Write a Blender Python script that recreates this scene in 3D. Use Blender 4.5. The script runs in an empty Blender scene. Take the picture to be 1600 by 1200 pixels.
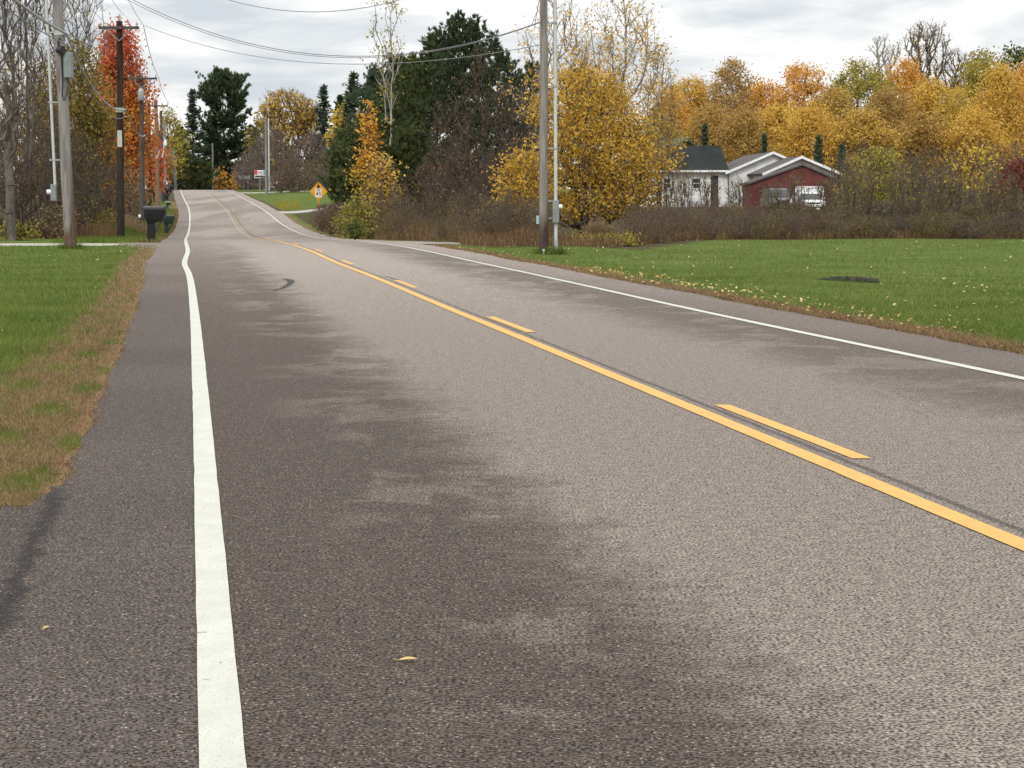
import bpy, math, random
import numpy as np
from mathutils import Vector

SC = bpy.context.scene
COL = SC.collection
rnd = random.Random(7)
rng = np.random.default_rng(7)
R = math.radians

# ------------------------------------------------------------------ camera maths
F = 3200.0           # focal length in pixels of the 1600 px wide photograph
CH = 1.514           # camera height above the road
TH = math.atan(280.0 / F)

def Pt(px, py, Y):
    u = (px - 800) / F; v = (600 - py) / F
    d = Vector((u, math.cos(TH) + v * math.sin(TH), -math.sin(TH) + v * math.cos(TH)))
    s = Y / d.y
    return Vector((d.x * s, Y, CH + d.z * s))

def Xat(px, Y):
    return (px - 800) / F * Y * 1.0

def pchip(xs, ys):
    xs = np.array(xs, float); ys = np.array(ys, float)
    h = np.diff(xs); dl = np.diff(ys) / h
    m = np.zeros(len(xs)); m[0] = dl[0]; m[-1] = dl[-1]
    for i in range(1, len(xs) - 1):
        if dl[i-1] * dl[i] > 0:
            w1 = 2*h[i] + h[i-1]; w2 = h[i] + 2*h[i-1]
            m[i] = (w1 + w2) / (w1/dl[i-1] + w2/dl[i])
    def f(x):
        x = np.asarray(x, float)
        i = np.clip(np.searchsorted(xs, x) - 1, 0, len(xs) - 2)
        t = np.clip((x - xs[i]) / h[i], 0, 1)
        t2 = t*t; t3 = t2*t
        return ((2*t3-3*t2+1)*ys[i] + (t3-2*t2+t)*h[i]*m[i] + (-2*t3+3*t2)*ys[i+1] + (t3-t2)*h[i]*m[i+1])
    return f

ZR = pchip([-60, 25, 40, 50, 65, 79, 100, 115, 128, 140, 162, 178, 194, 250, 300, 344, 372, 450, 600, 3200],
           [0, 0, .05, .10, .12, .07, -.17, -.31, -.34, -.27, .03, .45, .9, 2.3, 3.4, 4.0, 4.1, 3.4, 2.6, 2.6])
BL = pchip([-60, 30, 66, 88, 120, 140, 165, 200, 230, 300, 344, 400, 600, 3200],
           [0, .0, .1, .08, .33, .42, .75, 1.6, 2.4, 3.6, 4.1, 3.9, 2.8, 2.8])
BR = pchip([-60, 20, 34, 44, 60, 78, 90, 104, 128, 150, 180, 220, 260, 344, 400, 600, 3200],
           [0, 0, -.10, -.10, .0, .06, .04, -.05, .55, 1.15, 1.5, 2.2, 2.9, 4.1, 4.2, 3.2, 3.0])
_XL = pchip([5.45, 17.9, 30, 42.9, 49, 61, 79, 110, 128, 162, 194, 250, 300, 344, 420],
            [-.773, -2.73, -4.65, -6.75, -7.81, -9.63, -12.54, -17.45, -20.2, -25.4, -30.45, -39.9, -48.3, -55.6, -70])
def XL(Y):
    Y = np.asarray(Y, float)
    return np.where(Y < 5.45, -.773 - .157*(Y-5.45), np.where(Y > 420, -70 - .2*(Y-420), _XL(Y)))

def sstep(a, b, x):
    t = np.clip((np.asarray(x, float) - a) / (b - a), 0, 1)
    return t*t*(3-2*t)

def T(X, Y):
    X = np.asarray(X, float); Y = np.asarray(Y, float)
    o = X - XL(Y)
    zr = ZR(Y); z = zr
    wl = sstep(-1.6, -3.6, o); wr = sstep(9.0, 17.0, o)
    z = z + wl*(BL(Y)-zr) + wr*(BR(Y)-zr)
    lawn = sstep(8.6, 11, o) * (1 - sstep(80, 95, Y))
    z = z - .07*lawn*np.exp(-((X-6.5)/7)**2 - ((Y-47)/5)**2) - .05*lawn*sstep(8.6, 10, o)*(1-sstep(10, 13, o))
    z = z + lawn*(.045*np.sin(X*.45+1)*np.sin(Y*.21+.6) + .025*np.sin(X*.9-Y*.37))
    return z

def Tz(x, y): return float(T(x, y))

# ------------------------------------------------------------------ tagging
def tag(o, label=None, cat=None, group=None, kind=None):
    if label: o['label'] = label
    if cat: o['category'] = cat
    if group: o['group'] = group
    if kind: o['kind'] = kind
    return o

def empty(name, loc, label=None, cat=None, group=None, rz=0):
    o = bpy.data.objects.new(name, None); COL.objects.link(o)
    o.location = loc; o.rotation_euler = (0, 0, rz); o.empty_display_size = .3
    return tag(o, label, cat, group)

def link(name, me, mat, parent=None):
    o = bpy.data.objects.new(name, me); COL.objects.link(o)
    if mat is not None and not me.materials: me.materials.append(mat)
    if parent is not None: o.parent = parent
    return o

def npmesh(name, V, Fq, smooth=False):
    V = np.asarray(V, np.float32).reshape(-1, 3); Fq = np.asarray(Fq, np.int32)
    k = Fq.shape[1]
    me = bpy.data.meshes.new(name)
    me.vertices.add(len(V)); me.vertices.foreach_set('co', V.ravel())
    me.loops.add(Fq.size); me.loops.foreach_set('vertex_index', Fq.ravel())
    me.polygons.add(len(Fq)); me.polygons.foreach_set('loop_start', np.arange(len(Fq), dtype=np.int32)*k)
    me.update(calc_edges=True); me.validate()
    me.polygons.foreach_set('use_smooth', np.full(len(me.polygons), smooth))
    return me

def copy_tree(o, parent=None):
    c = o.copy(); COL.objects.link(c)
    if parent is not None: c.parent = parent
    for ch in list(o.children): copy_tree(ch, c)
    return c

# ------------------------------------------------------------------ hard surface builder
class MB:
    def __init__(s): s.v = []; s.f = []
    def add(s, vs, fs):
        n = len(s.v); s.v += [tuple(v) for v in vs]; s.f += [tuple(i+n for i in f) for f in fs]; return s
    def box(s, x0, x1, y0, y1, z0, z1, bev=0):
        if bev <= 0:
            return s.add([(x0,y0,z0),(x1,y0,z0),(x1,y1,z0),(x0,y1,z0),(x0,y0,z1),(x1,y0,z1),(x1,y1,z1),(x0,y1,z1)],
                         [(3,2,1,0),(4,5,6,7),(0,1,5,4),(1,2,6,5),(2,3,7,6),(3,0,4,7)])
        b = bev
        def ring(i, z): return [(x0+b+i,y0+i,z),(x1-b-i,y0+i,z),(x1-i,y0+b+i,z),(x1-i,y1-b-i,z),(x1-b-i,y1-i,z),(x0+b+i,y1-i,z),(x0+i,y1-b-i,z),(x0+i,y0+b+i,z)]
        vs = ring(b*.6, z0)+ring(0, z0+b*.6)+ring(0, z1-b*.6)+ring(b*.6, z1)
        fs = [tuple(range(7,-1,-1)), tuple(range(24,32))]
        for k in range(3):
            for i in range(8): fs.append((k*8+i, k*8+(i+1)%8, (k+1)*8+(i+1)%8, (k+1)*8+i))
        return s.add(vs, fs)
    def tube(s, pts, rad, n=10, cap=True):
        pts = [Vector(p) for p in pts]
        if not hasattr(rad, '__len__'): rad = [rad]*len(pts)
        vs = []; prev = None
        for i, p in enumerate(pts):
            t = (pts[min(i+1, len(pts)-1)] - pts[max(i-1, 0)]).normalized()
            ref = Vector((0,0,1)) if abs(t.z) < .9 else Vector((1,0,0))
            if prev is None: a = t.cross(ref).normalized()
            else: a = (prev - t*prev.dot(t)).normalized()
            prev = a; b = t.cross(a)
            for k in range(n):
                th = 2*math.pi*k/n; vs.append(p + (a*math.cos(th)+b*math.sin(th))*rad[i])
        fs = []
        for i in range(len(pts)-1):
            for k in range(n): fs.append((i*n+k, i*n+(k+1)%n, (i+1)*n+(k+1)%n, (i+1)*n+k))
        if cap: fs += [tuple(range(n-1,-1,-1)), tuple(range((len(pts)-1)*n, len(pts)*n))]
        return s.add(vs, fs)
    def prism(s, prof, axis, a0, a1):
        """extrude a closed 2D outline along axis: 'y' -> outline in (x,z); 'x' -> outline in (y,z)"""
        n = len(prof)
        if axis == 'y': vs = [(p[0], a0, p[1]) for p in prof]+[(p[0], a1, p[1]) for p in prof]
        elif axis == 'x': vs = [(a0, p[0], p[1]) for p in prof]+[(a1, p[0], p[1]) for p in prof]
        else: vs = [(p[0], p[1], a0) for p in prof]+[(p[0], p[1], a1) for p in prof]
        fs = [tuple(range(n)), tuple(range(2*n-1, n-1, -1))]
        for i in range(n): fs.append((i, i+n, (i+1)%n+n, (i+1)%n))
        return s.add(vs, fs)
    def loft(s, rings, cap=True):
        n = len(rings[0]); vs = [v for r in rings for v in r]; fs = []
        for i in range(len(rings)-1):
            for k in range(n): fs.append((i*n+k, i*n+(k+1)%n, (i+1)*n+(k+1)%n, (i+1)*n+k))
        if cap: fs += [tuple(range(n-1,-1,-1)), tuple(range((len(rings)-1)*n, len(rings)*n))]
        return s.add(vs, fs)
    def lathe(s, prof, cx, cy, n=14):
        return s.loft([[(cx+r*math.cos(2*math.pi*k/n), cy+r*math.sin(2*math.pi*k/n), z) for k in range(n)] for r, z in prof])
    def build(s, name, mat, parent=None, smooth=False):
        me = bpy.data.meshes.new(name); me.from_pydata(s.v, [], s.f); me.update()
        import bmesh
        bm = bmesh.new(); bm.from_mesh(me); bmesh.ops.recalc_face_normals(bm, faces=bm.faces); bm.to_mesh(me); bm.free()
        if smooth: me.polygons.foreach_set('use_smooth', np.full(len(me.polygons), True))
        if smooth:
            try: me.set_sharp_from_angle(angle=R(40))
            except Exception: pass
        return link(name, me, mat, parent)

# ------------------------------------------------------------------ materials
class NT:
    def __init__(s, name):
        s.m = bpy.data.materials.new(name); s.m.use_nodes = True; s.t = s.m.node_tree
        s.t.nodes.clear(); s.out = s.t.nodes.new('ShaderNodeOutputMaterial')
    def n(s, typ, **kw):
        nd = s.t.nodes.new(typ)
        for k, v in kw.items():
            if k in nd.inputs: s.put(nd.inputs[k], v)
            else: setattr(nd, k, v)
        return nd
    def put(s, sock, v):
        if isinstance(v, bpy.types.NodeSocket): s.t.links.new(v, sock)
        elif isinstance(v, (tuple, list)) and sock.type == 'RGBA' and len(v) == 3: sock.default_value = (*v, 1)
        else: sock.default_value = v
    def math(s, op, a, b=0.0, c=0.0, clamp=False):
        nd = s.t.nodes.new('ShaderNodeMath'); nd.operation = op; nd.use_clamp = clamp
        for i, v in enumerate((a, b, c)): s.put(nd.inputs[i], v)
        return nd.outputs[0]
    def mapr(s, v, a, b, c=0.0, d=1.0, smooth=True):
        nd = s.t.nodes.new('ShaderNodeMapRange')
        if smooth: nd.interpolation_type = 'SMOOTHSTEP'
        s.put(nd.inputs[0], v); s.put(nd.inputs[1], a); s.put(nd.inputs[2], b); s.put(nd.inputs[3], c); s.put(nd.inputs[4], d)
        return nd.outputs[0]
    def mix(s, f, a, b, typ='MIX'):
        nd = s.t.nodes.new('ShaderNodeMix'); nd.data_type = 'RGBA'; nd.blend_type = typ
        s.put(nd.inputs[0], f); s.put(nd.inputs[6], a); s.put(nd.inputs[7], b)
        return nd.outputs[2]
    def noise(s, vec, scale, detail=3.0, rough=.55, dist=0.0):
        nd = s.t.nodes.new('ShaderNodeTexNoise')
        if vec is not None: s.t.links.new(vec, nd.inputs['Vector'])
        nd.inputs['Scale'].default_value = scale; nd.inputs['Detail'].default_value = detail
        nd.inputs['Roughness'].default_value = rough; nd.inputs['Distortion'].default_value = dist
        return nd.outputs[0]
    def scale(s, vec, sc):
        nd = s.t.nodes.new('ShaderNodeMapping'); s.t.links.new(vec, nd.inputs[0]); nd.inputs['Scale'].default_value = sc
        return nd.outputs[0]
    def ramp(s, f, stops):
        nd = s.t.nodes.new('ShaderNodeValToRGB'); el = nd.color_ramp.elements
        while len(el) < len(stops): el.new(.5)
        for e, (p, c) in zip(el, stops): e.position = p; e.color = (*c, 1)
        s.put(nd.inputs[0], f); return nd.outputs[0]
    def obj(s): return s.n('ShaderNodeTexCoord').outputs['Object']
    def pos(s): return s.n('ShaderNodeNewGeometry').outputs['Position']
    def isl(s): return s.n('ShaderNodeNewGeometry').outputs['Random Per Island']
    def bump(s, h, strength=.3, dist=.01):
        nd = s.n('ShaderNodeBump'); nd.inputs['Strength'].default_value = strength; nd.inputs['Distance'].default_value = dist
        s.t.links.new(h, nd.inputs['Height']); return nd.outputs[0]
    def principled(s, col, rough=.8, spec=.3, metal=0.0, normal=None):
        p = s.n('ShaderNodeBsdfPrincipled')
        s.put(p.inputs['Base Color'], col); s.put(p.inputs['Roughness'], rough)
        s.put(p.inputs['Specular IOR Level'], spec); s.put(p.inputs['Metallic'], metal)
        if normal is not None: s.t.links.new(normal, p.inputs['Normal'])
        s.t.links.new(p.outputs[0], s.out.inputs[0]); return p

def plain(name, col, rough=.6, spec=.3, metal=0.0, var=.18, sc=4.0):
    t = NT(name); n = t.noise(t.obj(), sc, 4)
    a = tuple(c*(1-var) for c in col); b = tuple(min(1, c*(1+var)) for c in col)
    t.principled(t.mix(t.mapr(n, .3, .7), a, b), rough, spec, metal); return t.m

def ramp_stops(pal):
    k = len(pal); return [(i/max(1, k-1), c) for i, c in enumerate(pal)]

def leaf_mat(name, pal, pal2=None, z0=0, z1=1, trans=.3, clump=.8, spread=.46):
    t = NT(name); ob = t.obj()
    nz = t.noise(ob, clump, 3)
    f = t.math('ADD', t.math('MULTIPLY', t.isl(), spread), t.math('MULTIPLY', t.mapr(nz, .3, .7), 1-spread))
    c = t.ramp(f, ramp_stops(pal))
    if pal2:
        sp = t.n('ShaderNodeSeparateXYZ'); t.t.links.new(ob, sp.inputs[0])
        zz = t.math('ADD', sp.outputs[2], t.math('MULTIPLY', t.math('SUBTRACT', nz, .5), (z1-z0)*2.0))
        c = t.mix(t.mapr(zz, z0, z1), c, t.ramp(f, ramp_stops(pal2)))
    p = t.n('ShaderNodeBsdfPrincipled'); t.put(p.inputs['Base Color'], c); p.inputs['Roughness'].default_value = .65
    p.inputs['Specular IOR Level'].default_value = .15
    tr = t.n('ShaderNodeBsdfTranslucent'); t.put(tr.inputs[0], c)
    mx = t.n('ShaderNodeMixShader'); mx.inputs[0].default_value = trans
    t.t.links.new(p.outputs[0], mx.inputs[1]); t.t.links.new(tr.outputs[0], mx.inputs[2]); t.t.links.new(mx.outputs[0], t.out.inputs[0])
    return t.m

def bark_mat(name, a, b):
    t = NT(name); ob = t.obj()
    n1 = t.noise(t.scale(ob, (6, 6, 1.2)), 3, 4); n2 = t.noise(ob, 1.3, 3)
    c = t.mix(t.mapr(n1, .3, .7), a, b); c = t.mix(t.math('MULTIPLY', t.mapr(n2, .45, .7), .5), c, tuple(x*1.5 for x in b))
    t.principled(c, .9, .1); return t.m

M = {}
GOLD = [(.32,.165,.028),(.54,.32,.052),(.66,.44,.09),(.68,.50,.15)]
GOLDB = [(.24,.15,.038),(.45,.285,.06),(.58,.39,.09),(.60,.43,.13)]
ORANGE = [(.42,.18,.032),(.60,.295,.044),(.67,.37,.065),(.66,.44,.11)]
YELLOW = [(.30,.20,.03),(.52,.36,.05),(.64,.46,.08),(.44,.38,.08)]
BROWNY = [(.20,.12,.045),(.36,.22,.065),(.48,.31,.08),(.38,.25,.09)]
RED = [(.38,.065,.045),(.53,.12,.06),(.60,.18,.075),(.58,.27,.10)]
REDOR = [(.36,.09,.02),(.54,.18,.03),(.56,.22,.035),(.48,.27,.05)]
OLIVE = [(.10,.09,.026),(.20,.165,.036),(.30,.23,.045),(.36,.22,.04)]
GREEN = [(.04,.055,.018),(.075,.10,.03),(.12,.145,.035),(.18,.18,.045)]
YGREEN = [(.16,.145,.03),(.28,.25,.045),(.40,.33,.06),(.48,.37,.08)]
RUST = [(.085,.056,.036),(.15,.092,.052),(.22,.125,.06),(.15,.11,.06)]
BURG = [(.10,.02,.02),(.17,.032,.03),(.24,.045,.04),(.15,.05,.045)]
PURPLE = [(.10,.075,.07),(.15,.11,.10),(.21,.15,.13),(.25,.16,.13)]
TAN = [(.15,.105,.058),(.24,.17,.09),(.31,.225,.12),(.20,.135,.065)]
NEED = [(.024,.038,.020),(.043,.066,.032),(.066,.094,.044),(.09,.112,.06)]
NEEDB = [(.026,.040,.028),(.046,.068,.044),(.07,.098,.06),(.095,.118,.078)]  # lighter, bluer needles: distance haze put into the colour
CEDAR = [(.028,.042,.016),(.048,.068,.024),(.08,.10,.034),(.115,.12,.045)]
M['bark_grey'] = bark_mat('bark_grey', (.062,.052,.043), (.145,.125,.106))
M['bark_brown'] = bark_mat('bark_brown', (.055,.044,.036), (.12,.095,.078))
M['bark_red'] = bark_mat('bark_red', (.075,.056,.05), (.155,.118,.105))
M['bark_pale'] = bark_mat('bark_pale', (.20,.185,.165), (.36,.34,.31))
M['bark_birch'] = bark_mat('bark_birch', (.15,.12,.10), (.28,.25,.22))
M['bark_thicket'] = bark_mat('bark_thicket', (.075,.059,.043), (.15,.12,.088))
M['bark_dusk'] = bark_mat('bark_dusk', (.045,.035,.03), (.105,.082,.07))
M['bark_dark'] = bark_mat('bark_dark', (.02,.016,.013), (.05,.04,.032))

# --- asphalt
def asphalt(name, drive=False):
    t = NT(name); ps = t.pos()
    uv = t.n('ShaderNodeUVMap', uv_map='road'); sp = t.n('ShaderNodeSeparateXYZ'); t.t.links.new(uv.outputs[0], sp.inputs[0])
    o, y = sp.outputs[0], sp.outputs[1]
    n1 = t.noise(ps, .75, 4, .55); n2 = t.noise(ps, 3.2, 3, .6); n0 = t.noise(ps, .22, 3)
    n5 = t.noise(ps, 11, 3, .65)
    e = t.math('ADD', o, t.math('ADD', t.math('MULTIPLY', t.math('SUBTRACT', n1, .5), .85), t.math('ADD', t.math('MULTIPLY', t.math('SUBTRACT', n2, .5), .85), t.math('MULTIPLY', t.math('SUBTRACT', n5, .5), .5))))
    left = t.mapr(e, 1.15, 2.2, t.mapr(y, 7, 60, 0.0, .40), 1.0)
    right = t.mapr(e, 5.0, 6.5, 1.0, .30)
    L = t.math('MULTIPLY', left, right)
    # worn pale patches inside the dark lane and darker ones inside the pale lane
    pp = t.mapr(t.noise(t.scale(ps, (1.1, .8, 1)), .8, 5, .66, .5), .515, .60)
    L = t.math('ADD', L, t.math('MULTIPLY', t.math('MULTIPLY', pp, t.mapr(o, .3, 1.0)), .36), clamp=True)
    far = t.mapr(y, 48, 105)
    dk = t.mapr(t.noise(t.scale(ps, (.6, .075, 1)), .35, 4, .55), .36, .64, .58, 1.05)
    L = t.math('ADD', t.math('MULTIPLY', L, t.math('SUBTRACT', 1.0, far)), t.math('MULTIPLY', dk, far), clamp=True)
    sh = t.math('MAXIMUM', t.mapr(o, .05, -.05), t.mapr(o, 7.3, 7.4))
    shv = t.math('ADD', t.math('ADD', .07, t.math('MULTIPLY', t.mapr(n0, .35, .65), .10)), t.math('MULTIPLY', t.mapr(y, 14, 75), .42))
    shv = t.math('ADD', shv, t.math('MULTIPLY', t.mapr(o, 6, 8), .36))
    L = t.math('ADD', t.math('MULTIPLY', L, t.math('SUBTRACT', 1.0, sh)), t.math('MULTIPLY', shv, sh), clamp=True)
    if drive: L = t.math('MULTIPLY', t.mapr(n0, .35, .65), .12)
    lt = t.mix(t.mapr(y, 9, 60), (.168,.141,.120), (.265,.228,.200))  # paler with distance: grazing-angle sheen put into the asphalt colour
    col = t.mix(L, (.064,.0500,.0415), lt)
    shc = t.mix(L, (.060,.0475,.0415), lt); col = t.mix(sh, col, shc)
    # aggregate
    g1 = t.noise(ps, 78, 2, .6); g2 = t.noise(ps, 13, 5, .82)
    g = t.math('ADD', t.mapr(g1, .40, .60, .18, 1.82, False), t.math('MULTIPLY', t.math('SUBTRACT', g2, .5), 2.4))
    g = t.math('MAXIMUM', g, .22)
    col = t.mix(1.0, col, t.n('ShaderNodeCombineColor', Red=g, Green=g, Blue=g).outputs[0], 'MULTIPLY')
    vr = t.n('ShaderNodeTexVoronoi'); t.t.links.new(ps, vr.inputs['Vector']); vr.inputs['Scale'].default_value = 90
    vc = t.n('ShaderNodeSeparateColor'); t.t.links.new(vr.outputs['Color'], vc.inputs[0])
    fl = t.math('MULTIPLY', t.mapr(vc.outputs[0], .90, .95), t.mapr(vr.outputs['Distance'], .5, .3))
    col = t.mix(t.math('MULTIPLY', fl, .7), col, t.mix(vc.outputs[1], (.36,.27,.20), (.42,.38,.34)))
    # tar seam right of the solid yellow line
    wob = t.math('MULTIPLY', t.math('SUBTRACT', n2, .5), .05)
    seam = t.mapr(t.math('ABSOLUTE', t.math('SUBTRACT', t.math('ADD', t.math('ADD', o, wob), t.mapr(y, 6, 26, .10, 0.0, False)), 3.865)), .012, .04, .6, 0.0)
    seam = t.math('MULTIPLY', seam, t.mapr(y, 95, 60))
    if not drive: col = t.mix(seam, col, (.035,.032,.032))
    # dark crack where driveway meets shoulder
    ck = t.mapr(t.math('ABSOLUTE', t.math('SUBTRACT', t.math('ADD', o, t.math('ADD', t.math('MULTIPLY', t.math('SUBTRACT', n2, .5), .22), t.math('MULTIPLY', t.math('SUBTRACT', n5, .5), .20))), -.80)), .005, .085, .8, 0.0)
    ck = t.math('MULTIPLY', t.math('MULTIPLY', ck, t.mapr(y, 11.2, 10.4)), t.mapr(g2, .36, .52, .25, 1.0))
    col = t.mix(ck, col, (.018,.017,.017))
    h = t.math('ADD', g1, t.math('MULTIPLY', g2, .5))
    t.principled(col, .88, .10, 0, t.bump(h, .6, .006)); return t.m
M['asphalt'] = asphalt('asphalt')
M['asphalt_drive'] = asphalt('asphalt_driveway', True)

def paint(name, a, wear):
    t = NT(name); ps = t.pos()
    g = t.noise(ps, 120, 3, .7); n = t.noise(ps, 5, 4); n3 = t.noise(t.scale(ps, (9, .6, 1)), 3, 2)
    c = t.mix(t.mapr(n, .35, .7), tuple(x*.90 for x in a), a)
    c = t.mix(t.math('MULTIPLY', t.mapr(n3, .5, .75), .22), c, tuple(x*.72 for x in a))
    w = t.math('MULTIPLY', t.mapr(g, .60, .68), wear)
    c = t.mix(w, c, (.12,.11,.10)); t.principled(c, .6, .3, 0, t.bump(g, .3, .003)); return t.m
M['white_paint'] = paint('white_road_paint', (.49,.495,.43), .9)
M['yellow_paint'] = paint('yellow_road_paint', (.57,.325,.075), .6)
M['worn_yellow'] = paint('worn_yellow_paint', (.40,.30,.17), .9)

def lawn_mat(name, dry):
    t = NT(name); ps = t.pos()
    at = t.n('ShaderNodeAttribute', attribute_name='rough')
    n1 = t.noise(ps, .5, 4); n2 = t.noise(t.scale(ps, (.35, 1.2, 1)), .9, 3); n3 = t.noise(ps, 22, 3, .7); n4 = t.noise(ps, 5, 3)
    c = t.mix(t.mapr(n1, .3, .7), (.068,.104,.020), (.108,.146,.028))
    c = t.mix(t.math('MULTIPLY', t.mapr(n2, .45, .7), .55), c, (.16,.175,.055))
    c = t.mix(t.math('MULTIPLY', t.mapr(t.noise(t.scale(ps, (.12, .5, 1)), 1.0, 3), .45, .62), .5), c, (.058,.085,.016))  # broad dark streaks: mowing bands, plus shading of the rolls painted in
    c = t.mix(t.math('MULTIPLY', t.mapr(n3, .35, .7), .6), c, (.048,.07,.02))
    br = t.mix(t.mapr(n3, .3, .7), (.10,.062,.032), (.24,.155,.085))
    br = t.mix(t.mapr(n4, .55, .7), br, (.10,.045,.03))
    f = t.mapr(t.math('ADD', at.outputs['Fac'], t.math('MULTIPLY', t.math('SUBTRACT', n4, .5), .7)), .3, .65)
    c = t.mix(f, c, br)
    t.principled(c, .95, .05, 0, t.bump(n3, .6, .03)); return t.m
M['lawn'] = lawn_mat('mown_grass', 0)
def ground_mat():
    t = NT('woodland_floor'); ps = t.pos()
    n1 = t.noise(ps, .25, 4); n3 = t.noise(ps, 6, 4, .7)
    c = t.mix(t.mapr(n3, .3, .7), (.035,.026,.016), (.105,.078,.045))
    c = t.mix(t.math('MULTIPLY', t.mapr(n1, .45, .62), .7), c, (.045,.06,.018))
    t.principled(c, .95, .05, 0, t.bump(n3, .6, .05)); return t.m
M['ground'] = ground_mat()
M['gravel'] = plain('pale_gravel', (.36,.34,.30), .9, .1, 0, .25, 7)
def blade_mat(name, pal, sc=.6):
    return leaf_mat(name, pal, trans=.25, clump=sc, spread=.5)
M['blade'] = blade_mat('grass_blade', [(.060,.096,.016),(.095,.137,.023),(.138,.175,.033),(.20,.21,.06)])
M['blade_dry'] = blade_mat('dry_grass_blade', [(.105,.058,.033),(.175,.112,.055),(.31,.215,.11),(.115,.062,.035),(.12,.125,.035)])
M['litter'] = leaf_mat('fallen_leaf', [(.24,.14,.05),(.48,.32,.10),(.58,.46,.23),(.60,.54,.36)], trans=.15)

# ------------------------------------------------------------------ ground sheets
Ys = np.unique(np.round(np.concatenate([np.arange(-40, 4, 2), np.arange(4, 60, .4), np.arange(9, 12.5, .08), np.arange(60, 110, .5), np.arange(110, 404, 2), np.geomspace(404, 3200, 30)]), 3))
er = np.concatenate([[0,.06,.12,.2,.3,.42,.55,.7,.85,1,1.2,1.4,1.6,1.8], np.arange(2, 34, .5), np.arange(34, 60, 2), np.geomspace(60, 2000, 16)])
nr = len(Ys); ne = len(er)
def jit(seed, n, amp):
    g = np.random.default_rng(seed); a = g.normal(0, 1, n); b = np.convolve(g.normal(0, 1, n), np.ones(9)/9, 'same')*2
    return (a*.35 + b)*amp
nearw = np.where(Ys < 110, 1.0, 1.5)
oL = -.74 - .0045*np.clip(Ys, 0, 80) + jit(3, nr, .022)*nearw
oR = 8.42 + jit(4, nr, .05)*nearw
NRC = 26
cols = []
for k in range(ne-1, 0, -1): cols.append(oL - er[k])
for k in range(NRC): cols.append(oL + (oR-oL)*k/(NRC-1))
for k in range(1, ne): cols.append(oR + er[k])
O = np.array(cols).T                        # rows x cols
YY = np.repeat(Ys[:, None], O.shape[1], 1)
XX = XL(Ys)[:, None] + O
ZZ = T(XX, YY)
nc = O.shape[1]; cL = ne-1; cR = cL + NRC - 1
GV = np.stack([XX, YY, ZZ], -1).reshape(-1, 3)
I = np.arange(nr*nc).reshape(nr, nc)
GF = np.stack([I[:-1,:-1], I[:-1,1:], I[1:,1:], I[1:,:-1]], -1)   # (nr-1,nc-1,4)
fy = (Ys[:-1] + Ys[1:])/2; fY = np.repeat(fy[:, None], nc-1, 1)
fX = (XX[:-1,:-1]+XX[1:,1:])/2
ci = np.arange(nc-1)[None, :].repeat(nr-1, 0)
eLf = (oL[:-1,None] - O[:-1,:-1]); eRf = (O[:-1,1:] - oR[:-1,None])   # outer edge distances
region = np.full((nr-1, nc-1), 'ground', dtype=object)
isroad = (ci >= cL) & (ci < cR); isl = ci < cL; isr = ci >= cR
region[isroad] = 'road'
def vend(e): return 9.95 + 1.25*np.exp(-e/.13) + .10*np.sin(e*31) + .06*np.sin(e*83+1)
eMid = (eLf + (oL[:-1,None] - O[:-1,1:]))/2
region[isl & (fY > vend(eMid)) & (fY < 86) & (eLf < 16)] = 'lawnL'
region[isl & (fY >= 86) & (fY < 230) & (eLf < 3.2)] = 'lawnL'
region[isl & (fY > 71.5) & (fY < 76.0)] = 'gravL'
ap = np.clip(1.5 - eLf, 0, 1.5)*4.5
region[isl & (fY > 71.5 - ap*.8) & (fY < 76.0 + ap*.6) & (eLf < 1.5)] = 'driveL2'
region[isl & (fY <= vend(eMid)) & (eLf < 14)] = 'driveL'
ymax = np.interp(fX, [-6, -2, 0, 4.2, 5.5, 9, 14, 40], [73, 73, 69, 67, 73, 84, 88, 89]) 
region[isr & (fY < ymax) & (eRf < 50)] = 'lawnR'
region[isr & (fY > 75) & (fY < 84) & (eRf < 2.6)] = 'driveR'
region[isr & (fY > 84) & (fY < 186) & (eRf < .9)] = 'verge'
region[isr & (fY > 196) & (fY < 330) & (eRf > .5) & (eRf < 60)] = 'lawnF'
region[isr & (fY > 187) & (fY < 195) & (eRf < 24)] = 'gravR'
region[isr & (fY > 283) & (fY < 292) & (eRf < 36)] = 'gravR'
roughv = np.zeros((nr, nc))
gg = np.random.default_rng(11)
wL = 1.0 + jit(21, nr, .10)*1.0
wLn = np.interp(Ys, [0, 11, 18, 30, 50, 75], [1.1, 1.1, .95, .75, .65, .6])
for k in range(cL+1):
    e = oL - O[:, k]
    roughv[:, k] = 1 - sstep(.55, 1.25, e/(wL*wLn))
for k in range(cR, nc):
    e = O[:, k] - oR
    roughv[:, k] = 1 - sstep(.15, .75, e)
roughv[Ys > 86] = np.minimum(roughv[Ys > 86], .55)

def sheet(name, keys, mat, label=None):
    msk = np.isin(region, keys)
    f = GF[msk]; used, inv = np.unique(f, return_inverse=True)
    me = npmesh(name, GV[used], inv.reshape(-1, 4), True)
    a = me.attributes.new('rough', 'FLOAT', 'POINT'); a.data.foreach_set('value', roughv.ravel()[used].astype(np.float32))
    uvl = me.uv_layers.new(name='road')
    li = np.empty(len(me.loops), np.int32); me.loops.foreach_get('vertex_index', li)
    uv = np.stack([O.ravel()[used][li], YY.ravel()[used][li]], -1).astype(np.float32)
    uvl.data.foreach_set('uv', uv.ravel())
    o = link(name, me, mat); o['kind'] = 'structure'
    if label: o['label'] = label
    return o
sheet('road', ['road'], M['asphalt'])
sheet('lawn', ['lawnL'], M['lawn'])
sheet('lawn', ['lawnR'], M['lawn'])
sheet('lawn', ['lawnF'], M['lawn'])
sheet('verge', ['verge'], M['lawn'])
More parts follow.
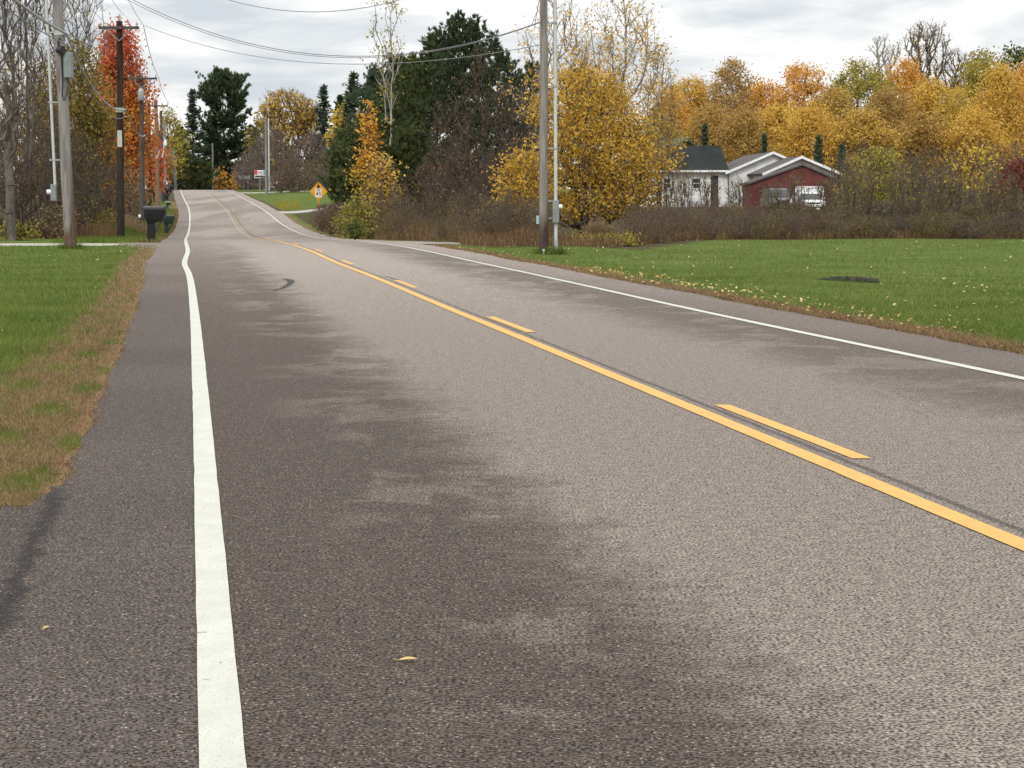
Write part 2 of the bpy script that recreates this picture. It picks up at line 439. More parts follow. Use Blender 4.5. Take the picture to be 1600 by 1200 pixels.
sheet('ground', ['ground'], M['ground'])
sheet('driveway', ['driveL'], M['asphalt_drive'])
sheet('driveway', ['driveL2', 'driveR'], M['asphalt'])
sheet('driveway', ['gravL'], M['gravel'])
sheet('driveway', ['gravR'], M['gravel'])

# --- painted lines (sheets 4 mm above the road)
def stripe(name, offs, width, y0, y1, mat, step=.4, wob=0.0, seed=1):
    n = max(2, int((y1-y0)/step)); y = np.linspace(y0, y1, n)
    if y1 > 100: y = np.unique(np.concatenate([np.arange(y0, 100, step), np.arange(100, y1, 2)])); n = len(y)
    g = np.random.default_rng(seed)
    w = np.convolve(g.normal(0, 1, n+24), np.ones(25)/25, 'valid')[:n]*wob*5
    we = g.normal(0, .0012, (2, n))
    oo = offs + w + (np.interp(y, [6, 26], [-.10, 0]) if 1 < offs < 6 else -.012)
    V = []
    for s, k in ((-1, 0), (1, 1)):
        o = oo + s*width/2 + we[k]
        x = XL(y) + o; V.append(np.stack([x, y, np.interp(y, Ys, ZR(Ys)) + .005 + .00004*np.clip(y, 0, 350)], -1))
    V = np.concatenate(V); i = np.arange(n-1)
    return link(name, npmesh(name, V, np.stack([i, i+n, i+1+n, i+1], -1), True), mat)
o = stripe('edge_line', 0.0, .129, 2, 372, M['white_paint'], wob=0, seed=2); o['kind'] = 'structure'
o = stripe('edge_line', 7.20, .125, 2, 372, M['white_paint'], wob=.003, seed=3); o['kind'] = 'structure'
def stripes_y():
    o = stripe('centre_line', 3.70, .135, 2, 112, M['yellow_paint'], wob=.003, seed=4); o['kind'] = 'structure'
    o = stripe('centre_line', 3.52, .07, 112, 372, M['worn_yellow'], wob=.004, seed=5); o['kind'] = 'structure'
    y = 15.45 - 12.2*1
    while y < 300:
        q = stripe('lane_dash', 3.985, .12, y-3.3, y, M['yellow_paint'] if y < 115 else M['worn_yellow'], wob=.003, seed=int(y)); q['kind'] = 'structure'
        y += 12.2
stripes_y()

# --- tyre marks
def tyre_mat():
    t = NT('tyre_rubber_mark'); ps = t.pos(); n = t.noise(ps, 30, 3, .7)
    p = t.principled((.045,.042,.042), .8, .2)
    t.put(p.inputs['Alpha'], t.mapr(n, .25, .6, .35, .95)); return t.m
M['tyre'] = tyre_mat()
def tyre_mark(path, width):
    pts = []
    for (px, py) in path:
        Y = CH*F/(py-320)
        for _ in range(6): Y = (CH - float(ZR(Y)))*F/(py-320)
        pts.append((Xat(px, Y), Y))
    n = len(pts); V = []
    for i, (x, y) in enumerate(pts):
        w = width*(.25+.75*math.sin(math.pi*min(1, (i+.4)/(n-.2))))
        V.append((x, y-w/2*4, float(ZR(y))+.006)); V.append((x, y+w/2*4, float(ZR(y))+.006))
    i = np.arange(n-1)*2
    o = link('tyre_mark', npmesh('tyre_mark', V, np.stack([i, i+2, i+3, i+1], -1)), M['tyre']); o['kind'] = 'structure'
def tyre_patch(outline):
    V = []
    for (px, py) in outline:
        Y = CH*F/(py-320)
        for _ in range(6): Y = (CH - float(ZR(Y)))*F/(py-320)
        V.append((Xat(px, Y), Y, float(ZR(Y))+.006))
    n = len(V)//2
    o = MB().add(V, [(i, i+1, 2*n-2-i, 2*n-1-i) for i in range(n-1)]).build('tyre_mark', M['tyre']); o['kind'] = 'structure'
tyre_patch([(424,455),(436,450.6),(445,446),(449.5,442),(449,439),(440,436),(450,435.6),(459,437),(461.5,440),(456,445),(447,449.4),(424.5,455.6)])
tyre_mark([(606,450),(611,446),(616,442),(620,438)], .06)
tyre_mark([(614,450),(619,446),(624,442)], .06)
tyre_mark([(600,431),(610,433.5),(618,436),(626,438)], .05)

# ------------------------------------------------------------------ grass, litter (stuff)
def blades(name, X, Y, hgt, wid, mat, lean=.5, g=rng):
    n = len(X); Z = T(X, Y) - .005
    az = g.uniform(0, 2*np.pi, n); la = g.uniform(0, 2*np.pi, n); ll = g.uniform(.1, 1, n)*lean*hgt
    dx, dy = np.cos(az)*wid/2, np.sin(az)*wid/2
    tx, ty = X+np.cos(la)*ll, Y+np.sin(la)*ll
    a = np.stack([X-dx, Y-dy, Z], -1); b = np.stack([X+dx, Y+dy, Z], -1)
    c = np.stack([tx+dx*.35, ty+dy*.35, Z+hgt], -1); d = np.stack([tx-dx*.35, ty-dy*.35, Z+hgt], -1)
    V = np.stack([a, b, c, d], 1).reshape(-1, 3)
    Fq = np.arange(4*n).reshape(-1, 4)
    o = link(name, npmesh(name, V, Fq), mat); o['kind'] = 'stuff'; return o

def samp_left(n, y0, y1, g):
    # density ~ 1/Y^2 over the strip left of the road
    Y = 1/(g.uniform(1/y1, 1/y0, n)); W = np.maximum(.15, .104*Y + .4)
    e = g.uniform(0, 1, n)*W; return Y, e, g.uniform(0, 1, n) < W/(.104*Y+.6)
g = np.random.default_rng(5)
Y, e, k = samp_left(120000, 9.95, 71, g)
oLi = np.interp(Y, Ys, oL); wi = np.interp(Y, Ys, wL*wLn)
dry = sstep(.55, 1.35, e/wi + g.normal(0, .12, len(Y)))
# a few green tufts in the rough strip
tuft = (np.sin(Y*2.3+e*5)*np.sin(e*7.1-Y*1.1)+g.normal(0, .25, len(Y)) > .55)
k &= Y > vend(e) - .04
isdry = (g.uniform(0, 1, len(Y)) > .16+.84*dry) & ~tuft & k
isg = ~isdry & k & ((e > .1) | tuft)
X = XL(Y) + oLi - e
sc = (Y/14)**.8
blades('grass', X[isg], Y[isg], (g.uniform(.022, .055, len(Y))*np.clip(sc, .8, 1.6))[isg], (.0045*sc*g.uniform(.6, 1.3, len(Y)))[isg], M['blade'], .8, g)
hh = (g.uniform(.012, .042, len(Y))*np.clip(sc, .8, 1.6))
X2 = X + np.where(e < .05, g.uniform(0, .05, len(Y)), 0)
blades('dry_grass', X2[isdry], Y[isdry], hh[isdry], (.0045*sc*g.uniform(.6, 1.5, len(Y)))[isdry], M['blade_dry'], 1.8, g)
# right lawn
n = 170000; Y = 1/g.uniform(1/89, 1/17, n); e = g.uniform(0, 1, n)*np.maximum(.1, .42*Y - 8.0 + 2.5)
X = XL(Y) + np.interp(Y, Ys, oR) + e
ym = np.interp(X, [-6, -2, 0, 4.2, 5.5, 9, 14, 40], [73, 73, 69, 67, 73, 84, 88, 89])
keep = (Y < ym) & (g.uniform(0, 1, n) < np.maximum(.1, .42*Y-5.5)/(.42*Y))
isd = keep & (e < .55 + g.normal(0, .14, n)); isg = keep & ~isd
sc = (Y/14)**.8
blades('grass', X[isg], Y[isg], (g.uniform(.02, .05, n)*np.clip(sc, .8, 1.5))[isg], (.005*sc*g.uniform(.6, 1.3, n))[isg], M['blade'], .8, g)
blades('dry_grass', (X-.02)[isd], Y[isd], (g.uniform(.02, .07, n))[isd], (.005*sc*g.uniform(.6, 1.5, n))[isd], M['blade_dry'], 1.5, g)
n = 26000; Y = 1/g.uniform(1/70, 1/17, n); e = np.abs(g.normal(0, .22, n)); X = XL(Y)+np.interp(Y, Ys, oR)+e-.03
blades('dry_grass', X, Y, g.uniform(.02, .06, n), .006*(Y/14)**.8*g.uniform(.6, 1.4, n), M['blade_dry'], 1.6, g)
# verge on the far left and right banks
n = 26000; Y = g.uniform(76.5, 200, n); e = g.uniform(0, 1, n)**1.2*4; X = XL(Y)+np.interp(Y, Ys, oL)-e
kk = ~((Y < 79) & (e < 1.5))
blades('grass', X[kk], Y[kk], g.uniform(.06, .2, n)[kk], g.uniform(.015, .035, n)[kk], M['blade'], .7, g)
n = 9000; Y = g.uniform(78, 200, n); e = np.abs(g.normal(0, .35, n)); X = XL(Y)+np.interp(Y, Ys, oL)-e+.05
blades('dry_grass', X, Y, g.uniform(.05, .18, n), g.uniform(.015, .035, n), M['blade_dry'], .9, g)

def leaves(name, X, Y, size, mat, lift=.03, g=rng):
    n = len(X); Z = T(X, Y) + lift*g.uniform(.5, 1.2, n)
    nrm = g.normal(0, .45, (n, 3)); nrm[:, 2] += 1; nrm /= np.linalg.norm(nrm, axis=1)[:, None]
    a = np.cross(nrm, g.normal(0, 1, (n, 3))); a /= np.linalg.norm(a, axis=1)[:, None]; b = np.cross(nrm, a)
    C = np.stack([X, Y, Z], -1); s = size[:, None]
    V = np.stack([C-a*s, C-b*s*.62+nrm*s*.15, C+a*s, C+b*s*.62+nrm*s*.15], 1).reshape(-1, 3)
    o = link(name, npmesh(name, V, np.arange(4*n).reshape(-1, 4)), mat); o['kind'] = 'stuff'; return o
LX, LY = [], []
n = 330; y = g.uniform(24, 46, n); q = np.abs(g.normal(.75, .38, n)); LX += list(XL(y)+np.interp(y, Ys, oR)+q); LY += list(y)
n = 110; y = g.uniform(20, 70, n); q = np.abs(g.normal(.5, .6, n)); LX += list(XL(y)+np.interp(y, Ys, oR)+q); LY += list(y)
n = 300; y = g.uniform(28, 82, n); q = g.uniform(1, 24, n); LX += list(XL(y)+np.interp(y, Ys, oR)+q); LY += list(y)
n = 120; y = g.uniform(26, 44, n); x = g.uniform(.17, .30, n)*y; LX += list(x); LY += list(y)
n = 34; y = g.uniform(14, 64, n); q = g.uniform(.7, 5, n); LX += list(XL(y)+np.interp(y, Ys, oL)-q); LY += list(y)
LX = np.array(LX); LY = np.array(LY)
leaves('fallen_leaves', LX, LY, g.uniform(.018, .038, len(LX))*np.clip(LY/30, .7, 1.4), M['litter'], .05, g)

def road_leaf(px, py, size, rz, label):
    Y = CH*F/(py-320); x = Xat(px, Y)
    mb = MB(); prof = [(-1,0,0),(-.6,-.3,.10),(-.1,-.42,.16),(.45,-.28,.12),(1,0,.03),(.5,.26,.2),(-.05,.38,.24),(-.6,.25,.14),(0,0,.02)]
    v = [(p[0]*size, p[1]*size, p[2]*size) for p in prof]
    mb.add(v, [(i, (i+1)%8, 8) for i in range(8)])
    mb.tube([(-size, 0, .002), (-size*1.5, .1*size, .004)], .0012, 4)
    o = mb.build('fallen_leaf', M['litter']); o.location = (x, Y, .008); o.rotation_euler = (0, 0, rz)
    tag(o, label, 'leaf')
road_leaf(635, 1043, .034, .2, 'pale yellow fallen leaf lying alone on the dark lane of the road')
road_leaf(62, 991, .022, 1.2, 'small pale fallen leaf on the asphalt at the left driveway edge')

# ------------------------------------------------------------------ trees
def unit(v): return v/np.maximum(np.linalg.norm(v, axis=-1, keepdims=True), 1e-9)

def tubes_np(P0, P1, R0, R1, n):
    d = unit(P1-P0); ref = np.where(np.abs(d[:, 2:3]) < .9, np.array([[0,0,1.]]), np.array([[1.,0,0]]))
    a = unit(np.cross(d, ref)); b = np.cross(d, a)
    th = np.arange(n)*2*np.pi/n
    ring = a[:, None]*np.cos(th)[None, :, None] + b[:, None]*np.sin(th)[None, :, None]
    V0 = P0[:, None] + ring*R0[:, None, None]; V1 = P1[:, None] + ring*R1[:, None, None]
    V = np.concatenate([V0, V1], 1).reshape(-1, 3)
    base = (np.arange(len(P0))*2*n)[:, None]; k = np.arange(n)[None]
    Fq = np.stack([base+k, base+(k+1)%n, base+n+(k+1)%n, base+n+k], -1).reshape(-1, 4)
    return V, Fq

def join(parts):
    V = []; Fq = []; n = 0
    for v, f in parts:
        if len(v) == 0: continue
        V.append(v); Fq.append(f+n); n += len(v)
    return np.concatenate(V), np.concatenate(Fq)

def quads(C, L, W, g, axis=None, up=0.0):
    """leaf quads round centres C, half length L, half width W"""
    n = len(C)
    a = unit(g.normal(0, 1, (n, 3))) if axis is None else axis
    nr_ = g.normal(0, 1, (n, 3)); nr_[:, 2] += up
    b = unit(np.cross(a, nr_))
    L = np.broadcast_to(L, (n,))[:, None]; W = np.broadcast_to(W, (n,))[:, None]
    nn = np.cross(a, b)
    V = np.stack([C-a*L, C-b*W+nn*W*.3-a*L*.1, C+a*L, C+b*W+nn*W*.3-a*L*.1], 1).reshape(-1, 3)
    return V, np.arange(4*n).reshape(-1, 4)

PROF = {
 'round': lambda t: np.sqrt(np.clip(1-(2*t-1)**2, 0, 1)),
 'egg':   lambda t: np.sqrt(np.clip(1-(2*np.power(t, .8)-1)**2, 0, 1))*(1.08-.3*t),
 'low':   lambda t: np.sqrt(np.clip(1-(np.power(t, 1.1))**2.2, 0, 1))*(.72+.28*np.sin(np.pi*np.clip(t*1.6, 0, 1))),
 'dome':  lambda t: np.sqrt(np.clip(1-np.power(np.clip(t, 0, 1), 2.6), 0, 1))*(.82+.18*np.clip(t*4, 0, 1)),
 'cone':  lambda t: np.power(np.clip(1-t, 0, 1), .8)*np.clip(t*5+.35, 0, 1),
 'vase':  lambda t: np.power(np.clip(t, 0, 1), .75)*np.sqrt(np.clip(1-np.power(t, 7), 0, 1))+.06,
 'col':   lambda t: np.clip(np.sin(np.pi*np.clip(t*.92+.06, 0, 1)), 0, 1)**.45,
}

def skeleton(g, h, w, cb, natt, prof, trunk_top=.8, stems=1, up=.6, seg=.5, lean=(0, 0), bow=.15, stemspread=.25, inner=.45):
    t = []
    while len(t) < natt:
        c = g.uniform(0, 1, natt); r_ = PROF[prof](c)
        t += list(c[g.uniform(0, 1.15, natt)**2 < r_**2*.9+.02])
    t = np.array(t[:natt]); az = g.uniform(0, 2*np.pi, natt)
    ph = g.uniform(0, 6.28, 6)
    lump = 1 + .16*np.sin(3*az+ph[0]+5*t) + .13*np.sin(5*az+ph[1]-8*t) + .09*np.sin(9*t*2+ph[2]+2*az)
    rr = PROF[prof](t)*w/2*np.power(g.uniform(0.02, 1, natt), inner)*lump
    z = h*(cb + (1-cb)*t)
    A = np.stack([rr*np.cos(az)+lean[0]*t*h, rr*np.sin(az)+lean[1]*t*h, z], -1)
    pos = []; par = []
    for s in range(stems):
        if stems == 1: bx = by = 0.; dx = lean[0]; dy = lean[1]
        else:
            th = g.uniform(0, 6.28); q = g.uniform(.2, 1); bx = math.cos(th)*q*w*.05; by = math.sin(th)*q*w*.05
            dx = lean[0]+math.cos(th)*q*stemspread*w/h; dy = lean[1]+math.sin(th)*q*stemspread*w/h
        hh = h*trunk_top*(1 if stems == 1 else g.uniform(.55, 1)); m = max(3, int(hh/max(.35, h*.05)))
        wv = g.normal(0, .012*h, (m+1, 2)).cumsum(0)*.35
        wv -= wv[0]
        for i in range(m+1):
            q = i/m
            pos.append((bx+dx*q*hh+wv[i,0], by+dy*q*hh+wv[i,1], q*hh - (.15 if i == 0 else 0))); par.append(-1 if i == 0 else len(pos)-2)
    ntr = len(pos)
    pos_a = np.zeros((ntr + natt*14 + 10, 3)); pos_a[:ntr] = pos; n = ntr
    dmin = np.min(np.linalg.norm(A[:, None, :2]-pos_a[None, :ntr, :2], axis=2), axis=1)
    tips = []
    for i in np.argsort(dmin + .25*(A[:, 2]-A[:, 2].min())):
        a = A[i]; d = a - pos_a[:n]; hd = np.hypot(d[:, 0], d[:, 1]); dist = np.sqrt(hd**2+d[:, 2]**2)
        cost = dist + 2.0*np.maximum(0, up*hd - d[:, 2]) + np.where(pos_a[:n, 2] < h*cb*.5, 2.0, 0)
        j = int(np.argmin(cost)); m = min(12, max(1, int(round(dist[j]/seg))))
        p = pos_a[j].copy(); last = j
        for q in range(1, m+1):
            u = q/m; x = p + (a-p)*u
            x[2] -= bow*dist[j]*math.sin(math.pi*u)*.6
            if q < m: x += g.normal(0, .06*seg+.02*dist[j], 3)
            pos_a[n] = x; par.append(last); last = n; n += 1
        tips.append(last)
    return pos_a[:n], np.array(par), np.array(tips), ntr

def wood(pos, par, rbase, rtip, ntr, ex=2.3):
    n = len(pos); c = np.zeros(n); kids = np.zeros(n)
    for i in range(n-1, -1, -1):
        if c[i] == 0: c[i] = 1
        if par[i] >= 0: c[par[i]] += c[i]
    r = np.power(c, 1/ex); m = r[0] if True else r.max()
    m = max(r.max(), 1e-6); r = rtip + (rbase-rtip)*np.power(r/m, 1.15)
    k = np.where(par >= 0)[0]
    P0 = pos[par[k]]; P1 = pos[k]; R1 = r[k]; R0 = np.minimum(r[par[k]], R1*1.6)
    big = R1 > rbase*.25
    # flare at the base
    return [tubes_np(P0[big], P1[big], R0[big], R1[big], 8) if big.any() else (np.zeros((0,3)), np.zeros((0,4), int)),
            tubes_np(P0[~big], P1[~big], R0[~big], R1[~big], 4) if (~big).any() else (np.zeros((0,3)), np.zeros((0,4), int))], r

def decid(name, x, y, h, w, label, cat='tree', group=None, leafm=None, barkm='bark_grey', cb=.25, natt=260, per=16, leaf=.12, spread=.35,
          prof='egg', rbase=None, rtip=.008, twigs=3, tl=.5, up=.5, stems=1, trunk_top=.8, lean=(0, 0), seed=None, twigup=.5, barefrac=0.0,
          inner=.45, topbare=0.0, stemspread=.25, aspect=.55, partname='crown', z=None, bow=.15):
    g = np.random.default_rng(seed if seed is not None else abs(hash((round(x*10), round(y*10), round(h*10)))) % 99991)
    pos, par, tips, ntr = skeleton(g, h, w, cb, natt, prof, trunk_top, stems, up, max(.3, h*.06), lean, bow, stemspread, inner)
    rb = rbase or h*.016
    ws, r = wood(pos, par, rb, rtip, ntr)
    A = pos[tips]
    parts = list(ws)
    if twigs:
        B = np.repeat(A, twigs, 0); d = g.normal(0, 1, B.shape); ctr = np.array([0, 0, h*.4])
        d = unit(d) + .6*unit(B-ctr); d[:, 2] += twigup; d = unit(d)
        E = B + d*(tl*g.uniform(.5, 1.2, len(B)))[:, None]
        parts.append(tubes_np(B, E, np.full(len(B), rtip), np.full(len(B), rtip*.45), 3))
        # second generation
        Mid = B + (E-B)*g.uniform(.3, .8, len(B))[:, None]; d2 = unit(d + g.normal(0, .6, d.shape)); E2 = Mid + d2*(tl*.6*g.uniform(.5, 1.2, len(B)))[:, None]
        parts.append(tubes_np(Mid, E2, np.full(len(B), rtip*.7), np.full(len(B), rtip*.35), 3))
    root = empty(name, (x, y, Tz(x, y) if z is None else z), label, cat, group)
    V, Fq = join(parts)
    link('trunk' if stems == 1 else 'stems', npmesh('wood', V, Fq, True), M[barkm], root)
    if per > 0:
        src = A
        if barefrac > 0: src = A[g.uniform(0, 1, len(A)) > barefrac]
        if topbare > 0:
            keep = g.uniform(0, 1, len(src)) > np.clip((src[:, 2]/h - (1-topbare))/topbare, 0, 1)*.92; src = src[keep]
        if len(src):
            wgt = g.uniform(.5, 1.5, len(src)); cnt = np.maximum(1, (per*wgt)).astype(int)
            C = np.repeat(src, cnt, 0); sg = np.repeat(g.uniform(.65, 1.25, len(src)), cnt)
            C = C + g.normal(0, 1, C.shape)*np.array([1, 1, .75])*spread*sg[:, None]
            C[:, 2] = np.maximum(C[:, 2], .08)
            L = leaf*g.uniform(.55, 1.25, len(C))
            V, Fq = quads(C, L, L*aspect, g, None, .5)
            link(partname, npmesh('leaves', V, Fq), leafm, root)
    return root

def conifer(name, x, y, h, w, label, cat='tree', group=None, needm=None, style='spruce', needle=.28, dens=1.0, seed=1, cb=.04, z=None):
    g = np.random.default_rng(seed)
    P0=[];P1=[];R0=[];R1=[];C=[];AX=[];LL=[]
    m = 14
    tz = np.linspace(-.15, h*.985, m+1); wob = g.normal(0, .006*h, (m+1, 2)).cumsum(0)*.3; wob -= wob[0]
    tx = np.interp; rb = h*.017
    for i in range(m):
        P0.append((wob[i,0], wob[i,1], tz[i])); P1.append((wob[i+1,0], wob[i+1,1], tz[i+1])); R0.append(rb*(1-tz[i]/h*.95)); R1.append(rb*(1-tz[i+1]/h*.95))
    zc = h*cb; ph = g.uniform(0, 6, 4)
    while zc < h*.985:
        t = (zc/h-cb)/(1-cb); 
        if style == 'spruce': Rr = w/2*(1-t)**.62*g.uniform(.72, 1.15); nb = 7; elev0 = -.10+.7*t; step = .045*h*(1-.6*t)/dens
        elif style == 'pine':  Rr = w/2*(min(1, .65+t*1.4) if t < .3 else (1-((t-.3)/.72)**1.9)**.62)*g.uniform(.62, 1.12); nb = 4; elev0 = .10+.8*t; step = .05*h*(1-.45*t)/dens
        else: Rr = w/2*(max(0, 1-t)**.6)*min(1, .7+2*t)*g.uniform(.8, 1.1); nb = 7; elev0 = .45+.4*t; step = .045*h*(1-.5*t)/dens
        for b in range(nb):
            az = g.uniform(0, 6.283); L = max(.12*w*.2, Rr*g.uniform(.6, 1.1)*(1+.15*math.sin(3*az+ph[0]+4*t)))
            el = elev0 + g.normal(0, .12)
            d = np.array([math.cos(az)*math.cos(el), math.sin(az)*math.cos(el), math.sin(el)])
            bx = np.array([np.interp(zc, tz, wob[:, 0]), np.interp(zc, tz, wob[:, 1]), zc+g.uniform(-.5, .5)*step])
            k = max(2, int(L/.55)); pts = []
            for q in range(k+1):
                u = q/k; sag = (-.18*u + .22*u*u)*L if style != 'ced' else .12*u*u*L
                pts.append(bx + d*L*u + np.array([0, 0, sag]))
            for q in range(k):
                P0.append(pts[q]); P1.append(pts[q+1]); rr = max(.008, rb*.22*(1-t*.7)); R0.append(rr*(1-q/k*.8)); R1.append(rr*(1-(q+1)/k*.8))
            side = np.array([-math.sin(az), math.cos(az), 0])
            if style == 'pine':
                nt = max(3, int(L/.42*dens*1.6)); 
                for q in range(nt):
                    u = 1-(.7*(q/nt)**1.1); c = bx + d*L*u + np.array([0, 0, (-.18*u+.22*u*u)*L]) + side*g.normal(0, .16*L*u+.08) + np.array([0, 0, g.uniform(-.05, .22)])
                    ns = 11; dd = unit(g.normal(0, .5, (ns, 3)) + d*.55 + np.array([0, 0, .62+.5*t]))
                    C.append(c + dd*needle*.7); AX.append(dd); LL.append(np.full(ns, needle*.8)*g.uniform(.6, 1.15, ns))
            else:
                nt = max(3, int(L/(needle*.5)*dens))
                u = g.uniform(.12, 1, nt); s = np.where(g.uniform(0, 1, nt) < .5, -1, 1)
                off = np.abs(g.normal(0, .22, nt))*L*(1.05-u)+.02
                c = bx + d*L*u[:, None] + side*(s*off)[:, None]; c[:, 2] += (-.18*u+.22*u*u)*L - g.uniform(0, .12, nt)*needle*2
                dd = unit(d*.7 + side*(s*g.uniform(.3, 1.1, nt))[:, None] + g.normal(0, .22, (nt, 3)) + np.array([0, 0, -.15 if style == 'spruce' else .7]))
                for rep in range(2):
                    C.append(c + g.normal(0, needle*.35, c.shape)); AX.append(unit(dd+g.normal(0, .2, dd.shape))); LL.append(needle*g.uniform(.55, 1.15, nt))
        zc += step*g.uniform(.7, 1.25)
    # leader
    for q in range(14):
        C.append(np.array([[wob[-1,0], wob[-1,1], h*(.95+.05*q/14)]])+g.normal(0, .05, (1, 3))); AX.append(unit(g.normal(0, .4, (1, 3))+np.array([0, 0, 1]))); LL.append(np.array([needle*.8]))
    V, Fq = tubes_np(np.array(P0), np.array(P1), np.array(R0), np.array(R1), 6)
    root = empty(name, (x, y, Tz(x, y) if z is None else z), label, cat, group)
    link('trunk', npmesh('wood', V, Fq, True), M['bark_dark'], root)
    C = np.concatenate(C); AX = np.concatenate(AX); LL = np.concatenate(LL)
    V, Fq = quads(C, LL, LL*(.2 if style == 'pine' else .30), g, AX, .3)
    link('crown', npmesh('needles', V, Fq), needm, root)
    return root

def size(px, Y, top, wpx):
    """ground x, height and width of a plant whose top shows at row `top` and is wpx wide"""
    x = Xat(px, Y); zt = Pt(px, top, Y).z
    return x, max(.3, zt - Tz(x, Y)), wpx*Y/F

def D(px, Y, top, wpx, label, kind='tree', **kw):
    x, h, w = size(px, Y, top, wpx)
    return decid(kind, x, Y, h, w, label, seed=int(px*7+Y*3+top) % 90001, **kw)
def K(px, Y, top, wpx, label, kind='spruce_tree', **kw):
    x, h, w = size(px, Y, top, wpx)
    return conifer(kind, x, Y, h, w, label, seed=int(px*7+Y*3+top) % 90001, **kw)

LM = {}
for nm, pal in dict(gold=GOLD, goldb=GOLDB, orange=ORANGE, yellow=YELLOW, browny=BROWNY, red=RED, redor=REDOR, olive=OLIVE, green=GREEN,
                    ygreen=YGREEN, rust=RUST, burg=BURG, purple=PURPLE, tan=TAN).items():
    LM[nm] = leaf_mat('leaves_'+nm, pal)
LM['need'] = leaf_mat('needles_dark', NEED, trans=.1); LM['needb'] = leaf_mat('needles_hazy_blue', NEEDB, trans=.1); LM['cedar'] = leaf_mat('needles_cedar', CEDAR, trans=.1)
LM['maple_red'] = leaf_mat('leaves_red_maple', REDOR, RED, 7.5, 11)
LM['young'] = leaf_mat('leaves_young_maple', YELLOW, ORANGE, 3.2, 4.2)
LM['hero'] = leaf_mat('leaves_hero', [(.20,.12,.03),(.44,.265,.036),(.60,.38,.058),(.67,.45,.10)], clump=1.6)
def tree_list():
    pass

# ================================================================== PLANTS
TR = dict(cat='tree')
SH = dict(kind='shrub', cat='shrub')
# ---- left side of the road
bare = dict(kind='bare_tree', barkm='bark_grey', prof='vase', up=1.3, twigs=4, tl=.7, twigup=.7, leaf=.07, spread=.4, rtip=.0055, trunk_top=.9, natt=380, bow=.05, stems=3, stemspread=.5)
D(4, 86, -150, 130, 'bare grey tree at the left edge of the photo behind the pale riser pipe', cb=.2, per=1, barefrac=.6, leafm=LM['olive'], rbase=.085, **bare)
D(48, 92, -170, 120, 'tall bare tree with many thin upright limbs left of the weathered utility pole', cb=.16, per=1, barefrac=.5, leafm=LM['olive'], rbase=.08, **bare)
D(-35, 92, -120, 120, 'bare tree just outside the left edge of the photo', cb=.2, per=0, rbase=.085, **bare)
D(84, 100, -90, 110, 'bare tree with a few orange leaves directly behind the weathered utility pole', cb=.16, per=2, barefrac=.6, leafm=LM['orange'], rbase=.07, **bare)
D(128, 112, -45, 110, 'fine twigged bare tree rising above the olive tree left of the dark pole', cb=.3, per=1, barefrac=.7, leafm=LM['olive'], rbase=.06, **bare)
D(20, 82, 120, 60, 'dead grey trunk with broken bare limbs at the left wood edge', cb=.35, per=0, rbase=.19, **{**bare, 'natt': 70, 'kind': 'dead_tree', 'stems': 1})
D(124, 104, 58, 122, 'olive green tree with thinning leaves between the two nearest poles', leafm=LM['olive'], natt=380, per=22, leaf=.10, spread=.42, cb=.18, prof='egg', twigs=2, barkm='bark_brown', kind='olive_tree')
D(28, 128, 85, 150, 'brown orange tree deep behind the bare trees at the left photo edge', leafm=LM['browny'], natt=260, per=12, leaf=.12, spread=.45, cb=.12, twigs=3, barkm='bark_brown')
D(92, 138, 90, 120, 'dull orange tree deep behind the weathered utility pole', leafm=LM['redor'], natt=230, per=10, leaf=.12, spread=.45, cb=.12, twigs=3, barkm='bark_brown')
D(75, 106, 95, 100, 'thin olive and orange tree behind the weathered utility pole', leafm=LM['olive'], natt=240, per=11, leaf=.10, spread=.4, cb=.2, twigs=3, barkm='bark_brown', kind='olive_tree')
D(189, 142, 38, 100, 'tall red and orange maple behind the dark utility pole', leafm=LM['maple_red'], natt=560, per=38, leaf=.125, spread=.42, cb=.12, prof='egg', twigs=1, barkm='bark_dark', kind='maple_tree')
D(196, 158, 118, 72, 'broad orange tree filling in behind the red maple and the transformer pole', leafm=LM['redor'], natt=330, per=34, leaf=.14, spread=.5, cb=.08, prof='dome', twigs=1, barkm='bark_dark', kind='maple_tree')
D(165, 128, 150, 84, 'orange brown small tree left of the red maple', leafm=LM['redor'], natt=190, per=9, leaf=.14, spread=.4, cb=.2, prof='round', twigs=3, barkm='bark_brown')
D(243, 210, 218, 34, 'small red tree seen between the far poles', leafm=LM['red'], natt=110, per=14, leaf=.2, spread=.4, cb=.15, prof='egg', twigs=1, barkm='bark_dark')
und = dict(barkm='bark_brown', stems=7, prof='round', up=1.1, twigs=5, tl=.45, twigup=.5, rtip=.008, trunk_top=.7, natt=150, cb=.12, leaf=.06, spread=.3, rbase=.03)
for i, (px, Y, top, w, lab, m, pr) in enumerate([
    (10, 88, 250, 110, 'brown bare thicket shrub under the trees at the left photo edge', 'rust', 3),
    (68, 89, 235, 110, 'tangled bare shrub directly behind the weathered utility pole foot', 'rust', 3),
    (132, 91, 225, 100, 'dense bare shrub between the weathered pole and the dark pole', 'olive', 3),
    (165, 97, 255, 80, 'low brown shrub just left of the dark utility pole', 'rust', 3),
    (40, 96, 160, 120, 'tall bare undergrowth shrub behind the grey dead trunk', 'rust', 2),
    (105, 99, 180, 110, 'tall bare undergrowth shrub right of the weathered pole', 'olive', 3),
    (150, 104, 200, 90, 'olive leaved shrub under the orange brown tree', 'olive', 6),
    (-40, 88, 230, 110, 'bare shrub outside the left edge of the photo', 'rust', 2)]):
    D(px, Y, top, w, lab, leafm=LM[m], per=pr, **SH, **und)
